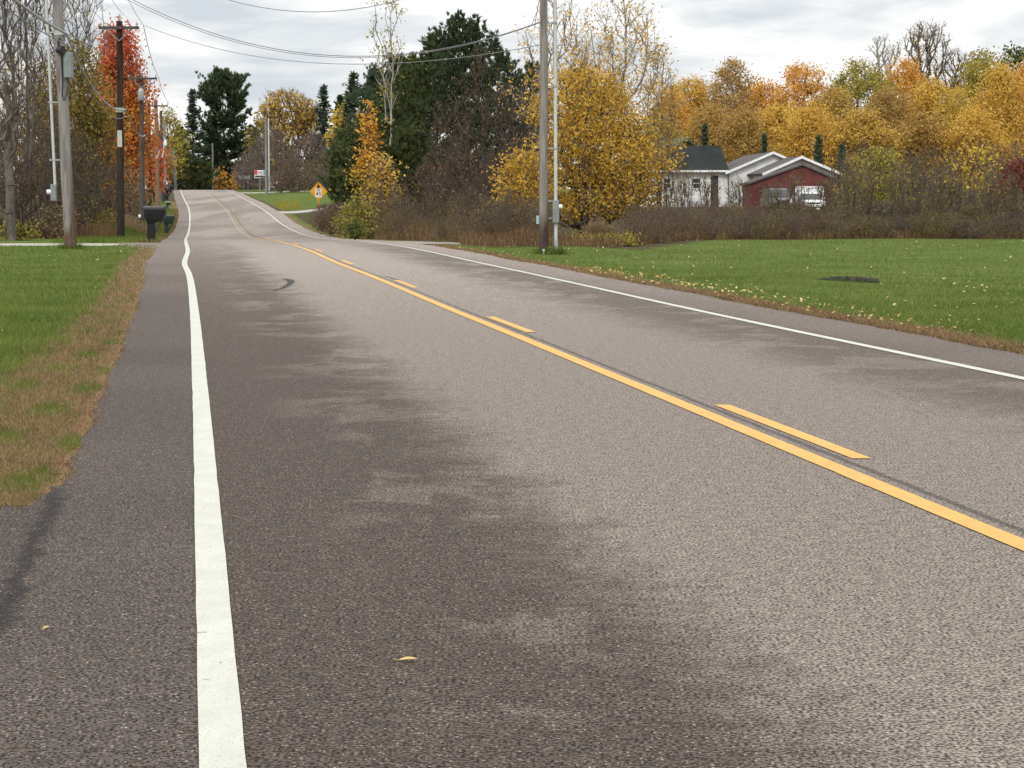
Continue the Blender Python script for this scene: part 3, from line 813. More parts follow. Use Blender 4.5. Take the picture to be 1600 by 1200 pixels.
for (px, Y, top, w, lab, m) in [(207, 124, 262, 46, 'tan leafed bush right of the dark pole under the red maple', 'tan'), (220, 134, 285, 40, 'tan weedy bush at the foot of the third pole', 'tan'),
                      (28, 83, 352, 46, 'low yellow leafed bush at the foot of the dead grey trunk', 'ygreen'), (150, 92, 330, 90, 'low olive brush at the lawn edge left of the dark pole', 'olive'), (90, 88, 325, 80, 'low brown brush left of the weathered pole foot', 'tan')]:
    D(px, Y, top, w, lab, leafm=LM[m], natt=110, per=9, leaf=.07, spread=.2, stems=8, cb=.05, prof='round', twigs=3, tl=.3, barkm='bark_brown', rbase=.02, trunk_top=.6, **SH)
# ---- beyond the crest
D(268, 372, 172, 58, 'yellow green tree left of the road at the hill crest', leafm=LM['ygreen'], natt=200, per=12, leaf=.3, spread=.7, cb=.15, twigs=2, tl=.9, rtip=.02)
D(252, 330, 205, 44, 'brown orange tree behind the far left poles', leafm=LM['browny'], natt=170, per=10, leaf=.26, spread=.6, cb=.15, twigs=3, tl=.8, rtip=.018)
K(304, 396, 138, 66, 'slim pointed spruce left of the big white pine', needm=LM['needb'], needle=.5, style='spruce')
K(352, 402, 120, 132, 'huge dark white pine standing at the top of the road', kind='pine_tree', needm=LM['need'], needle=.62, style='pine', dens=1.3, cb=.02)
K(284, 384, 196, 74, 'dark spruce with yellowing edges beside the crest left of the road', needm=LM['cedar'], needle=.5)
K(316, 376, 256, 84, 'low wide juniper like evergreen right at the road crest', kind='evergreen_bush', needm=LM['cedar'], needle=.4, style='ced', dens=1.2)
K(335, 430, 190, 80, 'dark spruce hidden behind the big white pine', needm=LM['need'], needle=.6)
K(400, 430, 200, 70, 'dark spruce right behind the big white pine', needm=LM['need'], needle=.6)
D(345, 388, 264, 26, 'small orange bush left under the big white pine', leafm=LM['orange'], natt=60, per=9, leaf=.22, spread=.35, stems=4, cb=.05, prof='round', twigs=1, rtip=.02, **SH)
D(371, 386, 268, 24, 'small orange bush right under the big white pine', leafm=LM['orange'], natt=60, per=10, leaf=.22, spread=.35, stems=4, cb=.05, prof='round', twigs=1, rtip=.02, **SH)
D(448, 382, 143, 100, 'golden upright tree with bare twig tips beyond the purple bushes', leafm=LM['goldb'], natt=420, per=8, leaf=.32, spread=.55, cb=.12, prof='vase', up=1.2, twigs=4, tl=1.1, twigup=1.2, rtip=.025, barkm='bark_brown')
D(488, 384, 158, 70, 'golden tree right of the upright golden tree beyond the purple bushes', leafm=LM['goldb'], natt=280, per=8, leaf=.32, spread=.55, cb=.12, prof='vase', up=1.1, twigs=4, tl=1.0, twigup=1.0, rtip=.025, barkm='bark_brown')
D(415, 392, 170, 60, 'dull green brown tree between the white pine and the golden tree', leafm=LM['olive'], natt=200, per=10, leaf=.32, spread=.6, cb=.15, twigs=2, rtip=.02)
pur = dict(barkm='bark_grey', stems=9, prof='low', up=.7, twigs=5, tl=.8, twigup=.4, rtip=.016, trunk_top=.65, natt=420, cb=.06, leaf=.15, spread=.45, rbase=.07, per=6, inner=.32)
D(425, 300, 200, 112, 'big rounded purple brown bush behind the twin grey poles', leafm=LM['purple'], **SH, **pur)
D(488, 306, 208, 110, 'purple brown bush behind the yellow diamond sign', leafm=LM['purple'], **SH, **pur)
D(535, 290, 225, 100, 'dark purple brown bush right of the yellow diamond sign', leafm=LM['rust'], **SH, **pur)
D(392, 330, 235, 50, 'small purple brown bush left of the twin grey poles', leafm=LM['purple'], **SH, **{**pur, 'natt': 200})
D(460, 280, 250, 90, 'low dark bush at the back of the far lawn', leafm=LM['rust'], **SH, **{**pur, 'natt': 260})
D(528, 270, 255, 80, 'low dark bush behind the far lawn beside the evergreens', leafm=LM['rust'], **SH, **{**pur, 'natt': 260})
K(508, 372, 132, 68, 'narrow dark spruce above the golden trees', needm=LM['needb'], needle=.5)
K(556, 332, 112, 96, 'dark spruce left of the slender bare tree', needm=LM['need'], needle=.45, dens=1.1)
K(622, 205, 102, 150, 'dark pine filling the gap left of the tallest roadside pine', kind='pine_tree', needm=LM['need'], needle=.34, style='pine', dens=1.4)
K(590, 300, 114, 120, 'dark pine behind the slender bare tree', kind='pine_tree', needm=LM['needb'], needle=.45, style='pine', dens=1.3)
K(630, 260, 106, 90, 'dark pine right of the slender bare tree', kind='pine_tree', needm=LM['need'], needle=.42, style='pine', dens=1.3)
K(535, 350, 150, 84, 'low dark spruce behind the narrow yellow tree', needm=LM['need'], needle=.5)
D(521, 335, 162, 40, 'narrow leaning yellow tree among the dark spruces', leafm=LM['yellow'], natt=150, per=12, leaf=.28, spread=.5, cb=.1, prof='egg', twigs=1, lean=(.12, 0), rtip=.02)
# ---- evergreen mass right of the road
K(572, 175, 176, 124, 'dark cedar behind the young orange maple', kind='cedar_tree', needm=LM['cedar'], needle=.24, style='ced', dens=1.3)
K(618, 150, 160, 130, 'dark pine behind the yellow bush at the roadside', kind='pine_tree', needm=LM['cedar'], needle=.26, style='pine', dens=1.5)
K(655, 138, 102, 150, 'mid height pine left of the tallest roadside pine', kind='pine_tree', needm=LM['cedar'], needle=.26, style='pine', dens=1.5)
K(725, 124, 40, 182, 'tallest dark pine on the right roadside with a spiky top', kind='pine_tree', needm=LM['need'], needle=.24, style='pine', dens=1.9)
K(684, 130, 72, 160, 'dark pine merging into the left flank of the tallest roadside pine', kind='pine_tree', needm=LM['cedar'], needle=.25, style='pine', dens=1.5)
K(780, 136, 84, 150, 'dark pine behind the red brown bare shrubs left of the grey pole', kind='pine_tree', needm=LM['need'], needle=.25, style='pine', dens=1.5)
K(828, 140, 108, 110, 'dark pine behind the bare shrubs just left of the grey pole top', kind='pine_tree', needm=LM['need'], needle=.25, style='pine', dens=1.5)
K(640, 118, 215, 120, 'low dark pine boughs beside the yellow roadside bush', kind='pine_tree', needm=LM['cedar'], needle=.22, style='pine', dens=1.6)
K(536, 190, 205, 100, 'dark cedar right of the purple bushes', kind='cedar_tree', needm=LM['cedar'], needle=.26, style='ced', dens=1.2)
D(606, 122, -10, 66, 'tall slender pale tree with only a few yellow leaves at its top', leafm=LM['ygreen'], barkm='bark_pale', natt=80, per=9, leaf=.10, spread=.28, cb=.45, prof='vase', up=1.9, twigs=2, tl=.4, rbase=.06, rtip=.007, trunk_top=.92, barefrac=.25, kind='slender_tree')
D(578, 116, 160, 48, 'young orange maple in front of the dark cedars', leafm=LM['young'], natt=130, per=12, leaf=.12, spread=.25, cb=.35, prof='cone', twigs=1, kind='maple_tree', rtip=.01)
D(598, 114, 240, 62, 'golden yellow leafy bush below the young orange maple', leafm=LM['gold'], natt=150, per=8, leaf=.10, spread=.25, cb=.12, prof='round', twigs=1, stems=4, **SH)
D(560, 106, 306, 80, 'low yellow bush at the right roadside', leafm=LM['ygreen'], natt=170, per=12, leaf=.08, spread=.2, cb=.05, prof='low', twigs=1, stems=6, **SH)
D(526, 118, 318, 60, 'low brown weedy bush below the yellow diamond sign', leafm=LM['rust'], natt=110, per=8, leaf=.08, spread=.2, cb=.05, prof='round', twigs=2, tl=.3, stems=6, **SH)
D(555, 96, 347, 26, 'small bright green bush at the right road edge', leafm=LM['green'], natt=80, per=12, leaf=.06, spread=.12, cb=.05, prof='round', twigs=0, stems=4, **SH)
rb = dict(barkm='bark_dusk', stems=6, prof='egg', up=1.2, twigs=4, tl=.6, twigup=.6, rtip=.0075, trunk_top=.8, natt=190, cb=.15, leaf=.075, spread=.35, rbase=.05)
for (px, Y, top, w, lab, m, pr) in [
    (705, 112, 150, 110, 'red brown nearly bare tree in front of the tallest roadside pine', 'rust', 4),
    (752, 108, 86, 118, 'tallest red brown bare tree left of the weathered grey pole', 'rust', 4),
    (802, 110, 112, 110, 'red brown bare tree behind the left part of the big yellow tree', 'rust', 3),
    (668, 103, 262, 116, 'dark bare shrub at the roadside below the low pine boughs', 'rust', 4),
    (722, 99, 236, 110, 'bare shrub with rusty leaves in the roadside thicket', 'rust', 5),
    (778, 97, 246, 100, 'grey bare shrub left of the big yellow tree', 'rust', 3),
    (830, 100, 180, 100, 'bare shrub growing inside the big yellow tree left flank', 'rust', 2)]:
    D(px, Y, top, w, lab, kind='bare_tree' if top < 200 else 'shrub', cat='tree' if top < 200 else 'shrub', leafm=LM[m], per=pr, **rb)
# ---- the big yellow tree and the birches behind
D(910, 92, 108, 220, 'big golden yellow tree behind the weathered grey pole and its conduit', leafm=LM['hero'], natt=640, per=32, leaf=.075, spread=.27, cb=.10, prof='dome', twigs=1, tl=.4, stems=4, barkm='bark_grey', rbase=.11, rtip=.009, kind='yellow_tree', inner=.5, stemspread=.3, trunk_top=.75, aspect=.6)
D(818, 89, 235, 90, 'low golden lobe of foliage left of the weathered grey pole', leafm=LM['hero'], natt=170, per=20, leaf=.08, spread=.27, cb=.12, prof='round', twigs=1, stems=3, barkm='bark_grey', kind='yellow_tree', aspect=.6, rbase=.05)
D(990, 93, 178, 96, 'golden tree at the right flank of the big yellow tree beside the white house', leafm=LM['hero'], natt=200, per=21, leaf=.085, spread=.3, cb=.14, prof='egg', twigs=1, stems=3, barkm='bark_grey', kind='yellow_tree', aspect=.6, rbase=.06)
bir = dict(leafm=LM['gold'], barkm='bark_birch', prof='egg', up=.9, twigs=3, tl=.6, twigup=.3, rtip=.006, trunk_top=.92, leaf=.085, spread=.35, rbase=.10, kind='birch_tree')
D(868, 104, -40, 130, 'thin birch with sparse golden leaves rising behind the grey pole', natt=260, per=10, cb=.35, topbare=.35, **bir)
D(972, 103, -30, 150, 'tall thin birch with sparse golden leaves above the big yellow tree', natt=300, per=12, cb=.4, topbare=.3, **bir)
D(1030, 106, 80, 84, 'smaller sparse birch at the right above the big yellow tree', natt=170, per=14, cb=.35, topbare=.2, **bir)
D(925, 106, 60, 110, 'sparse birch in the middle above the big yellow tree', natt=200, per=12, cb=.4, topbare=.3, **bir)
K(905, 128, 112, 120, 'dark pine hidden behind the top of the big yellow tree', kind='pine_tree', needm=LM['need'], needle=.25, style='pine', dens=1.4)
# clump of tan grass and low yellow bushes below the yellow tree
def grass_clump(px, Y, top, wpx, label, mat, n=900):
    x, h, w = size(px, Y, top, wpx); g = np.random.default_rng(int(px))
    az = g.uniform(0, 6.283, n); q = np.sqrt(g.uniform(0, 1, n))
    b = np.stack([np.cos(az)*q*w*.22, np.sin(az)*q*w*.22, np.zeros(n)-.02], -1)
    tip = np.stack([np.cos(az)*q*w*.5, np.sin(az)*q*w*.5, h*g.uniform(.6, 1.05, n)*(1-.25*q)], -1)+g.normal(0, .05, (n, 3))
    V, Fq = tubes_np(b, tip, np.full(n, .008), np.full(n, .004), 3)
    o = link('ornamental_grass', npmesh('ornamental_grass', V, Fq), mat); o.location = (x, Y, Tz(x, Y)); tag(o, label, 'grass clump')
grass_clump(934, 74, 343, 54, 'tall tan grass clump under the big yellow tree', LM['tan'])
low = dict(leafm=LM['ygreen'], natt=90, per=11, leaf=.055, spread=.13, cb=.05, prof='round', twigs=1, tl=.2, stems=6, rbase=.015)
D(908, 72.5, 373, 34, 'low yellow bush right of the conduit pipe at the lawn edge', **SH, **low)
D(942, 71, 370, 44, 'low yellow bush in front of the tall tan grass clump', **SH, **low)
D(973, 71.3, 372, 38, 'low yellow bush at the right end below the big yellow tree', **SH, **low)

# ---- thicket along the far lawn edge (copies of six bushes)
protos = []
def proto(label, **kw):
    o = decid('shrub', 0, 0, 2.4, 2.6, label, 'shrub', z=0.0, **kw); protos.append(o); return o
base = dict(stems=10, prof='round', up=1.2, twigs=5, tl=.38, twigup=.7, rtip=.007, trunk_top=.75, natt=120, cb=.08, spread=.22, rbase=.020)
proto('p', seed=101, leafm=LM['rust'], barkm='bark_thicket', per=6, leaf=.055, **base)
proto('p', seed=102, leafm=LM['tan'], barkm='bark_thicket', per=6, leaf=.055, **base)
proto('p', seed=103, leafm=LM['olive'], barkm='bark_thicket', per=8, leaf=.055, **base)
proto('p', seed=104, leafm=LM['rust'], barkm='bark_grey', per=1, leaf=.055, **{**base, 'up': 2.5, 'stems': 14, 'prof': 'vase', 'twigup': 1.4})
proto('p', seed=105, leafm=LM['rust'], barkm='bark_red', per=3, leaf=.06, **{**base, 'prof': 'egg'})
proto('p', seed=106, leafm=LM['olive'], barkm='bark_grey', per=2, leaf=.06, **{**base, 'up': 2.0, 'stems': 12, 'prof': 'col', 'twigup': 1.2})
used = [False]*6
KIND = ['rusty', 'tan leafed', 'olive leafed', 'grey bare stemmed', 'red brown', 'grey upright']
def put(k, x, y, h, w, label, group):
    o = protos[k] if not used[k] else copy_tree(protos[k])
    used[k] = True
    o.location = (x, y, Tz(x, y)); o.rotation_euler = (0, 0, rnd.uniform(0, 6.28)); o.scale = (w/2.6, w/2.6, h/2.4)
    o['label'] = label; o['group'] = group
WHERE = [(1000, 1085, 'below the white house wall'), (1085, 1175, 'below the dark house door'), (1175, 1300, 'below the red garage'),
         (1300, 1410, 'right of the red garage'), (1410, 1500, 'under the yellow sapling'), (1500, 1720, 'under the burgundy bush')]
def where(px):
    for a, b, s in WHERE:
        if a <= px < b: return s
    return WHERE[-1][2]
ROW = ['front', 'second', 'rear']
for row, (dY, tops) in enumerate([(2.0, [340, 332, 333, 338, 338, 338]), (5.5, [328, 322, 324, 328, 322, 322]), (10, [322, 314, 317, 316, 304, 306])]):
    px = 992
    while px < 1700:
        Xe = Xat(px, 85); Ye = float(np.interp(Xe, [4.2, 5.5, 9, 14, 40], [67, 73, 84, 88, 89])) + dY + rnd.uniform(-.6, .8)
        top = np.interp(px, [1000, 1100, 1240, 1340, 1450, 1700], tops) + rnd.uniform(-7, 9)
        x, h, w = size(px, Ye, top, rnd.uniform(42, 62))
        k = rnd.choice([0, 1, 4, 0, 2, 4] if px < 1300 else [3, 2, 5, 1, 2, 5, 3, 1])
        put(k, x, Ye, h, w, '%s thicket bush in the %s row %s' % (KIND[k], ROW[row], where(px)), 'thicket bushes along the far lawn edge')
        px += rnd.uniform(17, 25)
# brush rows along the right roadside
px = 475
while px < 850:
    Ye = np.interp(px, [480, 560, 640, 720, 860], [140, 112, 95, 86, 82]) + rnd.uniform(-.8, 1.4)
    for r2 in range(2):
        Y2 = Ye + r2*4
        x, h, w = size(px, Y2, max(np.interp(px, [480, 560, 640, 860], [334, 345, 338, 335]) - r2*26 + rnd.choice([-26, -12, -4, 4, 10]), 322 if px < 532 else 0), rnd.uniform(30, 52))
        if x - float(XL(Y2)) < 9.0: x = float(XL(Y2)) + 9.2 + rnd.uniform(0, .6)
        k = rnd.choice([0, 1, 1, 2, 2, 3, 5])
        s = 'near the yellow diamond sign' if px < 545 else ('below the yellow roadside bushes' if px < 625 else ('below the dark pines' if px < 730 else 'left of the weathered grey pole'))
        put(k, x, Y2, h, w, '%s roadside brush in the %s row %s' % (KIND[k], ROW[r2], s), 'brush along the right roadside')
    px += rnd.uniform(16, 24)

def weeds(name, n, fy, fpx, hmin, hmax, mat, seed):
    g = np.random.default_rng(seed); px = g.uniform(*fpx, n); Y = fy(px, g.normal(0, 1, n)); X = (px-800)/F*Y
    o = X - XL(Y); X = np.where((o > -2) & (o < 9), XL(Y)+9+g.uniform(0, .8, n), X)
    b = np.stack([X, Y, T(X, Y)-.03], -1); hh = g.uniform(hmin, hmax, n)
    t = b + np.stack([g.normal(0, .18, n)*hh, g.normal(0, .18, n)*hh, hh], -1)
    V, Fq = tubes_np(b, t, np.full(n, .009), np.full(n, .005), 3)
    C = b + (t-b)*g.uniform(.35, 1.05, n)[:, None]; v2, f2 = quads(C, np.full(n, .06)*g.uniform(.5, 1.3, n), np.full(n, .022), g, unit(t-b+g.normal(0, .3, (n, 3))))
    V, Fq = join([(V, Fq), (v2, f2)])
    o = link(name, npmesh(name, V, Fq), mat); o['kind'] = 'stuff'
edgeY = lambda px: np.interp((px-800)/F*85, [-6, -2, 0, 4.2, 5.5, 9, 14, 40], [74, 74, 70, 68, 74, 85, 89, 90])
weeds('weeds', 2600, lambda p, z: edgeY(p)+.3+np.abs(z)*2.2, (720, 1720), .10, .35, LM['tan'], 1)
weeds('weeds', 6000, lambda p, z: edgeY(p)+.3+np.abs(z)*3, (720, 1720), .15, .55, LM['rust'], 2)
weeds('weeds', 1800, lambda p, z: edgeY(p)+.4+np.abs(z)*3, (960, 1720), .12, .45, LM['olive'], 8)
weeds('weeds', 1300, lambda p, z: np.interp(p, [470, 560, 640, 720, 860], [150, 110, 93, 85.5, 80])+np.abs(z)*3, (470, 860), .2, .7, LM['tan'], 3)
weeds('weeds', 2400, lambda p, z: np.interp(p, [470, 560, 640, 720, 860], [150, 110, 93, 85.5, 80])+.3+np.abs(z)*3, (470, 860), .2, .9, LM['rust'], 9)
weeds('weeds', 2200, lambda p, z: 87+np.abs(z)*3.5, (-60, 185), .2, .7, LM['rust'], 4)
weeds('weeds', 800, lambda p, z: 198+np.abs(z)*14, (425, 470), .15, .6, LM['ygreen'], 5)
weeds('weeds', 700, lambda p, z: 110+np.abs(z)*22, (195, 232), .25, .8, LM['tan'], 6)

# ---- plants above the thicket at right
D(1372, 112, 232, 92, 'yellow green leafy bush right of the red garage', leafm=LM['ygreen'], natt=320, per=15, leaf=.085, spread=.25, cb=.08, prof='col', up=1.4, twigs=3, tl=.4, stems=7, barkm='bark_grey', rbase=.03, **SH)
D(1328, 106, 285, 56, 'low yellow bush at the corner of the red garage', leafm=LM['ygreen'], natt=130, per=6, leaf=.07, spread=.2, cb=.08, prof='round', twigs=3, tl=.3, stems=6, rbase=.02, **SH)
D(1518, 104, 208, 92, 'sapling with scattered bright yellow leaves above the thicket', leafm=LM['yellow'], natt=170, per=6, leaf=.11, spread=.22, cb=.15, prof='egg', up=1.1, twigs=3, tl=.5, stems=3, barkm='bark_brown', rbase=.04, kind='sapling')
D(1590, 106, 250, 94, 'burgundy red bush at the right edge of the photo', leafm=LM['burg'], natt=300, per=20, leaf=.08, spread=.25, cb=.10, prof='egg', up=.9, twigs=3, tl=.45, stems=6, barkm='bark_red', rbase=.03, **SH)
gt = dict(barkm='bark_thicket', leafm=LM['purple'], prof='egg', up=1.7, twigs=4, tl=.6, twigup=.9, rtip=.0075, trunk_top=.85, natt=130, cb=.12, leaf=.075, spread=.35, rbase=.05, stems=5, kind='bare_tree')
for (px, Y, top, w, lab) in [(1318, 135, 240, 70, 'purple grey bare tree behind the corner of the red garage'), (1345, 150, 225, 70, 'purple grey bare tree behind the low yellow bush'),
    (1420, 122, 240, 76, 'purple grey bare tree right of the yellow green bush'), (1450, 128, 232, 70, 'purple grey bare tree between the yellow green bush and the yellow sapling'), (1482, 120, 245, 70, 'purple grey bare tree left of the yellow sapling'),
    (1545, 125, 230, 76, 'purple grey bare tree between the yellow sapling and the burgundy bush'), (1585, 130, 225, 80, 'purple grey bare tree above the burgundy bush'), (1640, 125, 235, 80, 'purple grey bare tree beyond the right photo edge'),
    (1385, 128, 250, 70, 'purple grey bare tree behind the yellow green bush')]:
    D(px, Y, top, w, lab, per=2, **gt)
gs = dict(barkm='bark_thicket', leafm=LM['olive'], prof='vase', up=3.0, twigs=3, tl=.45, twigup=1.0, rtip=.008, trunk_top=.9, natt=70, cb=.15, leaf=.06, spread=.25, rbase=.022, stems=9, stemspread=.5, kind='sapling', per=3)
for (px, Y, top, w, lab) in [(1040, 93, 270, 50, 'thin bare sapling in front of the white house wall left of the window'), (1070, 95, 262, 44, 'thin bare sapling just left of the white house window'), (1105, 96, 272, 44, 'thin bare sapling in front of the dark house door'),
    (1150, 98, 285, 40, 'thin bare sapling at the right corner of the white wall'), (1205, 96, 292, 36, 'thin bare sapling in front of the grey vehicle'), (1243, 97, 280, 40, 'thin bare sapling between the grey vehicle and the white car'), (1292, 97, 285, 40, 'thin bare sapling right of the white car'), (1325, 94, 262, 36, 'thin bare sapling in front of the low yellow bush'), (1352, 93, 270, 36, 'thin bare sapling left of the yellow green bush'),
    (1400, 92, 262, 40, 'thin bare sapling at the right edge of the yellow green bush'), (1428, 93, 255, 40, 'thin bare sapling midway between yellow green bush and yellow sapling'), (1462, 92, 262, 40, 'thin dark sapling left of the yellow sapling'), (1490, 92, 275, 36, 'thin dark sapling just left of the yellow sapling stem'), (1545, 92, 262, 40, 'thin dark sapling right of the yellow sapling'), (1575, 92, 280, 36, 'thin dark sapling in front of the burgundy bush')]:
    D(px, Y, top, w, lab, **gs)

# ---- small conifers behind the house
for (px, Y, top, w, lab) in [(1099, 196, 194, 22, 'small pointed dark spruce beside the green roofed house'), (1192, 192, 210, 24, 'small dark cedar behind the middle gable'),
                             (1275, 192, 212, 34, 'dark cedar behind the red garage roof'), (1312, 198, 226, 30, 'dark cedar right of the red garage roof')]:
    K(px, Y, top, w, lab, kind='cedar_tree', needm=LM['needb'], needle=.26, style='spruce' if px == 1099 else 'ced')
# ---- autumn treeline
tl_ = dict(natt=210, per=66, leaf=.15, spread=.5, cb=.12, prof='dome', trunk_top=.7, twigs=1, tl=.7, rtip=.015, barkm='bark_grey', kind='autumn_tree', group='autumn trees along the far treeline')
for (px, Y, top, w, m, lab) in [
    (1045, 225, 146, 84, 'orange', 'orange tree in the treeline left of the green roofed house'),
    (1078, 232, 122, 92, 'gold', 'golden tree in the treeline above the green roofed house'),
    (1142, 228, 97, 96, 'browny', 'tall brown gold tree with a thin top behind the white house'),
    (1112, 215, 165, 80, 'browny', 'dull gold lower tree behind the white house ridge'),
    (1186, 238, 128, 90, 'orange', 'light orange tree behind the middle gable'),
    (1215, 220, 165, 90, 'gold', 'lower golden tree behind the two gables'),
    (1250, 235, 102, 116, 'orange', 'broad bright orange tree above the red garage'),
    (1300, 225, 140, 90, 'goldb', 'darker gold tree right above the red garage'),
    (1338, 232, 95, 104, 'ygreen', 'tall olive gold tree right of the bright orange tree'),
    (1385, 222, 140, 90, 'browny', 'brown gold lower tree above the yellow green bush'),
    (1408, 238, 96, 84, 'orange', 'orange topped tree below the tall bare pair'),
    (1446, 226, 128, 92, 'gold', 'golden tree directly below the tallest bare tree'),
    (1490, 222, 140, 90, 'yellow', 'yellow tree above the yellow sapling'),
    (1535, 232, 84, 96, 'ygreen', 'tall yellow green tree near the right photo edge'),
    (1560, 215, 108, 90, 'gold', 'golden tree above the burgundy bush'),
    (1602, 222, 92, 90, 'orange', 'orange tree cut by the right photo edge'),
    (1650, 225, 120, 90, 'gold', 'golden tree beyond the right photo edge'),
    (1700, 228, 110, 96, 'goldb', 'gold tree well beyond the right photo edge'),
    (1430, 208, 180, 80, 'browny', 'lower brown gold tree behind the purple grey bare trees'),
    (1350, 205, 178, 84, 'goldb', 'lower olive gold tree right behind the red garage'),
    (1265, 206, 172, 84, 'gold', 'lower golden tree just behind the red garage ridge'),
    (1160, 206, 178, 70, 'browny', 'lower dull gold tree behind the white house roof end'),
    (1520, 206, 178, 90, 'gold', 'lower golden tree behind the yellow sapling'),
    (1030, 210, 185, 60, 'ygreen', 'yellow green low tree left behind the green roofed house')]:
    v = int(px*3+Y) % 3
    D(px, Y, top, w*(1.28 if v else 1.1), lab, leafm=LM[m], **{**tl_, 'prof': ('egg', 'dome', 'dome')[v], 'spread': (.48, .55, .68)[v], 'leaf': (.13, .16, .14)[v], 'cb': (.2, .12, .05)[v], 'natt': (400, 300, 340)[v], 'per': (44, 58, 58)[v], 'barkm': ('bark_pale', 'bark_grey', 'bark_grey')[v]})
D(1440, 262, 38, 92, 'tallest nearly bare tree above the orange treeline', leafm=LM['browny'], natt=240, per=7, leaf=.15, spread=.55, cb=.3, prof='vase', up=1.3, twigs=4, tl=1.0, rtip=.024, barkm='bark_grey', kind='bare_tree', barefrac=.2)
D(1372, 264, 60, 70, 'thin bare tree left of the tallest nearly bare tree', leafm=LM['browny'], natt=150, per=2, leaf=.18, spread=.5, cb=.35, prof='vase', up=1.3, twigs=4, tl=1.0, rtip=.02, barkm='bark_pale', kind='bare_tree', barefrac=.3)
D(1488, 262, 82, 60, 'thin bare tree right of the tallest nearly bare tree', leafm=LM['browny'], natt=150, per=2, leaf=.18, spread=.5, cb=.35, prof='vase', up=1.3, twigs=4, tl=1.0, rtip=.02, barkm='bark_grey', kind='bare_tree', barefrac=.3)
D(1520, 256, 78, 88, 'olive green tree behind the yellow green treeline tree', leafm=LM['olive'], natt=240, per=14, leaf=.28, spread=.6, cb=.15, twigs=1, rtip=.02, kind='green_tree')
D(1578, 258, 72, 96, 'green tree at the top right of the treeline', leafm=LM['green'], natt=260, per=15, leaf=.28, spread=.6, cb=.15, twigs=1, rtip=.02, kind='green_tree')
D(1650, 258, 80, 96, 'green tree beyond the right photo edge', leafm=LM['green'], natt=240, per=14, leaf=.28, spread=.6, cb=.15, twigs=1, rtip=.02, kind='green_tree')

# ---- far woods closing the horizon
def woods():
    g = np.random.default_rng(77); C = []
    for k in range(260):
        x = g.uniform(-260, 260); y = g.uniform(470, 640); h = g.uniform(7, 13); w = g.uniform(5, 10); z = Tz(x, y)
        n = 110; az = g.uniform(0, 6.283, n); q = np.sqrt(g.uniform(0, 1, n)); t = g.uniform(0, 1, n)
        C.append(np.stack([x+np.cos(az)*q*w/2*np.sqrt(1-t**2), y+np.sin(az)*q*w/2*np.sqrt(1-t**2), z+t*h], -1))
    C = np.concatenate(C); V, Fq = quads(C, g.uniform(.5, 1.2, len(C)), .5, g)
    o = link('distant_woods', npmesh('distant_woods', V, Fq), leaf_mat('distant_leaves', [(.03,.03,.016),(.07,.05,.03),(.14,.08,.03),(.05,.06,.025)], clump=.05)); o['kind'] = 'stuff'
woods()

# ================================================================== POLES
def pole_wood(name, a, b, stain=None, side=True):
    t = NT(name); ob = t.obj(); n1 = t.noise(t.scale(ob, (14, 14, .5)), 2.2, 5, .65); n2 = t.noise(t.scale(ob, (3, 3, .35)), 2, 3)
    c = t.mix(t.mapr(n1, .3, .7), a, b); c = t.mix(t.math('MULTIPLY', t.mapr(n2, .5, .68), .6), c, tuple(x*.5 for x in a))
    if stain:
        sp = t.n('ShaderNodeSeparateXYZ'); t.t.links.new(ob, sp.inputs[0])
        f = t.math('ADD', t.math('MULTIPLY', t.mapr(sp.outputs[0], -.02, .10), t.mapr(sp.outputs[2], 4.2, 1.0, 0.0, 1.0 if side else .25)), t.mapr(sp.outputs[2], stain[3], stain[3]*.4), clamp=True)
        f = t.math('MULTIPLY', f, t.mapr(n1, .32, .55, .35, .95)); c = t.mix(f, c, stain[:3])
    t.principled(c, .9, .1, 0, t.bump(n1, .5, .02)); return t.m
M['pole_grey'] = pole_wood('weathered_pole', (.17,.155,.145), (.32,.30,.285), (.10,.058,.034, .9))
M['pole_grey2'] = pole_wood('weathered_pole_burnt', (.16,.14,.125), (.30,.275,.25), (.045,.026,.018, 1.35), False)
M['pole_dark'] = pole_wood('dark_pole', (.022,.018,.015), (.05,.042,.036))
M['pole_brown'] = pole_wood('brown_pole', (.16,.10,.065), (.27,.185,.13))
M['pole_far'] = pole_wood('grey_far_pole', (.16,.155,.15), (.28,.275,.27))
M['pole_mid'] = pole_wood('grey_brown_pole', (.055,.05,.046), (.12,.11,.10))
M['pvc'] = plain('grey_pvc', (.47,.49,.49), .45, .4, 0, .08)
M['galv'] = plain('galvanised_metal', (.30,.33,.34), .4, .5, .3, .12)
M['box_grey'] = plain('box_grey_paint', (.20,.225,.225), .5, .4, 0, .12)
M['black'] = plain('black_plastic', (.012,.012,.014), .4, .5, 0, .2)
M['cable'] = plain('grey_cable', (.30,.30,.30), .5, .4, 0, .1)
M['cable_dark'] = plain('dark_cable', (.16,.165,.17), .5, .4, 0, .1)
M['white'] = plain('white_enamel', (.72,.73,.72), .4, .4, 0, .05)
M['glass_meter'] = plain('meter_glass', (.75,.76,.76), .15, .6, 0, .04)
M['porcelain'] = plain('porcelain', (.35,.34,.33), .3, .5, 0, .1)
M['tag'] = plain('pole_tag', (.42,.42,.40), .6, .3, 0, .1)

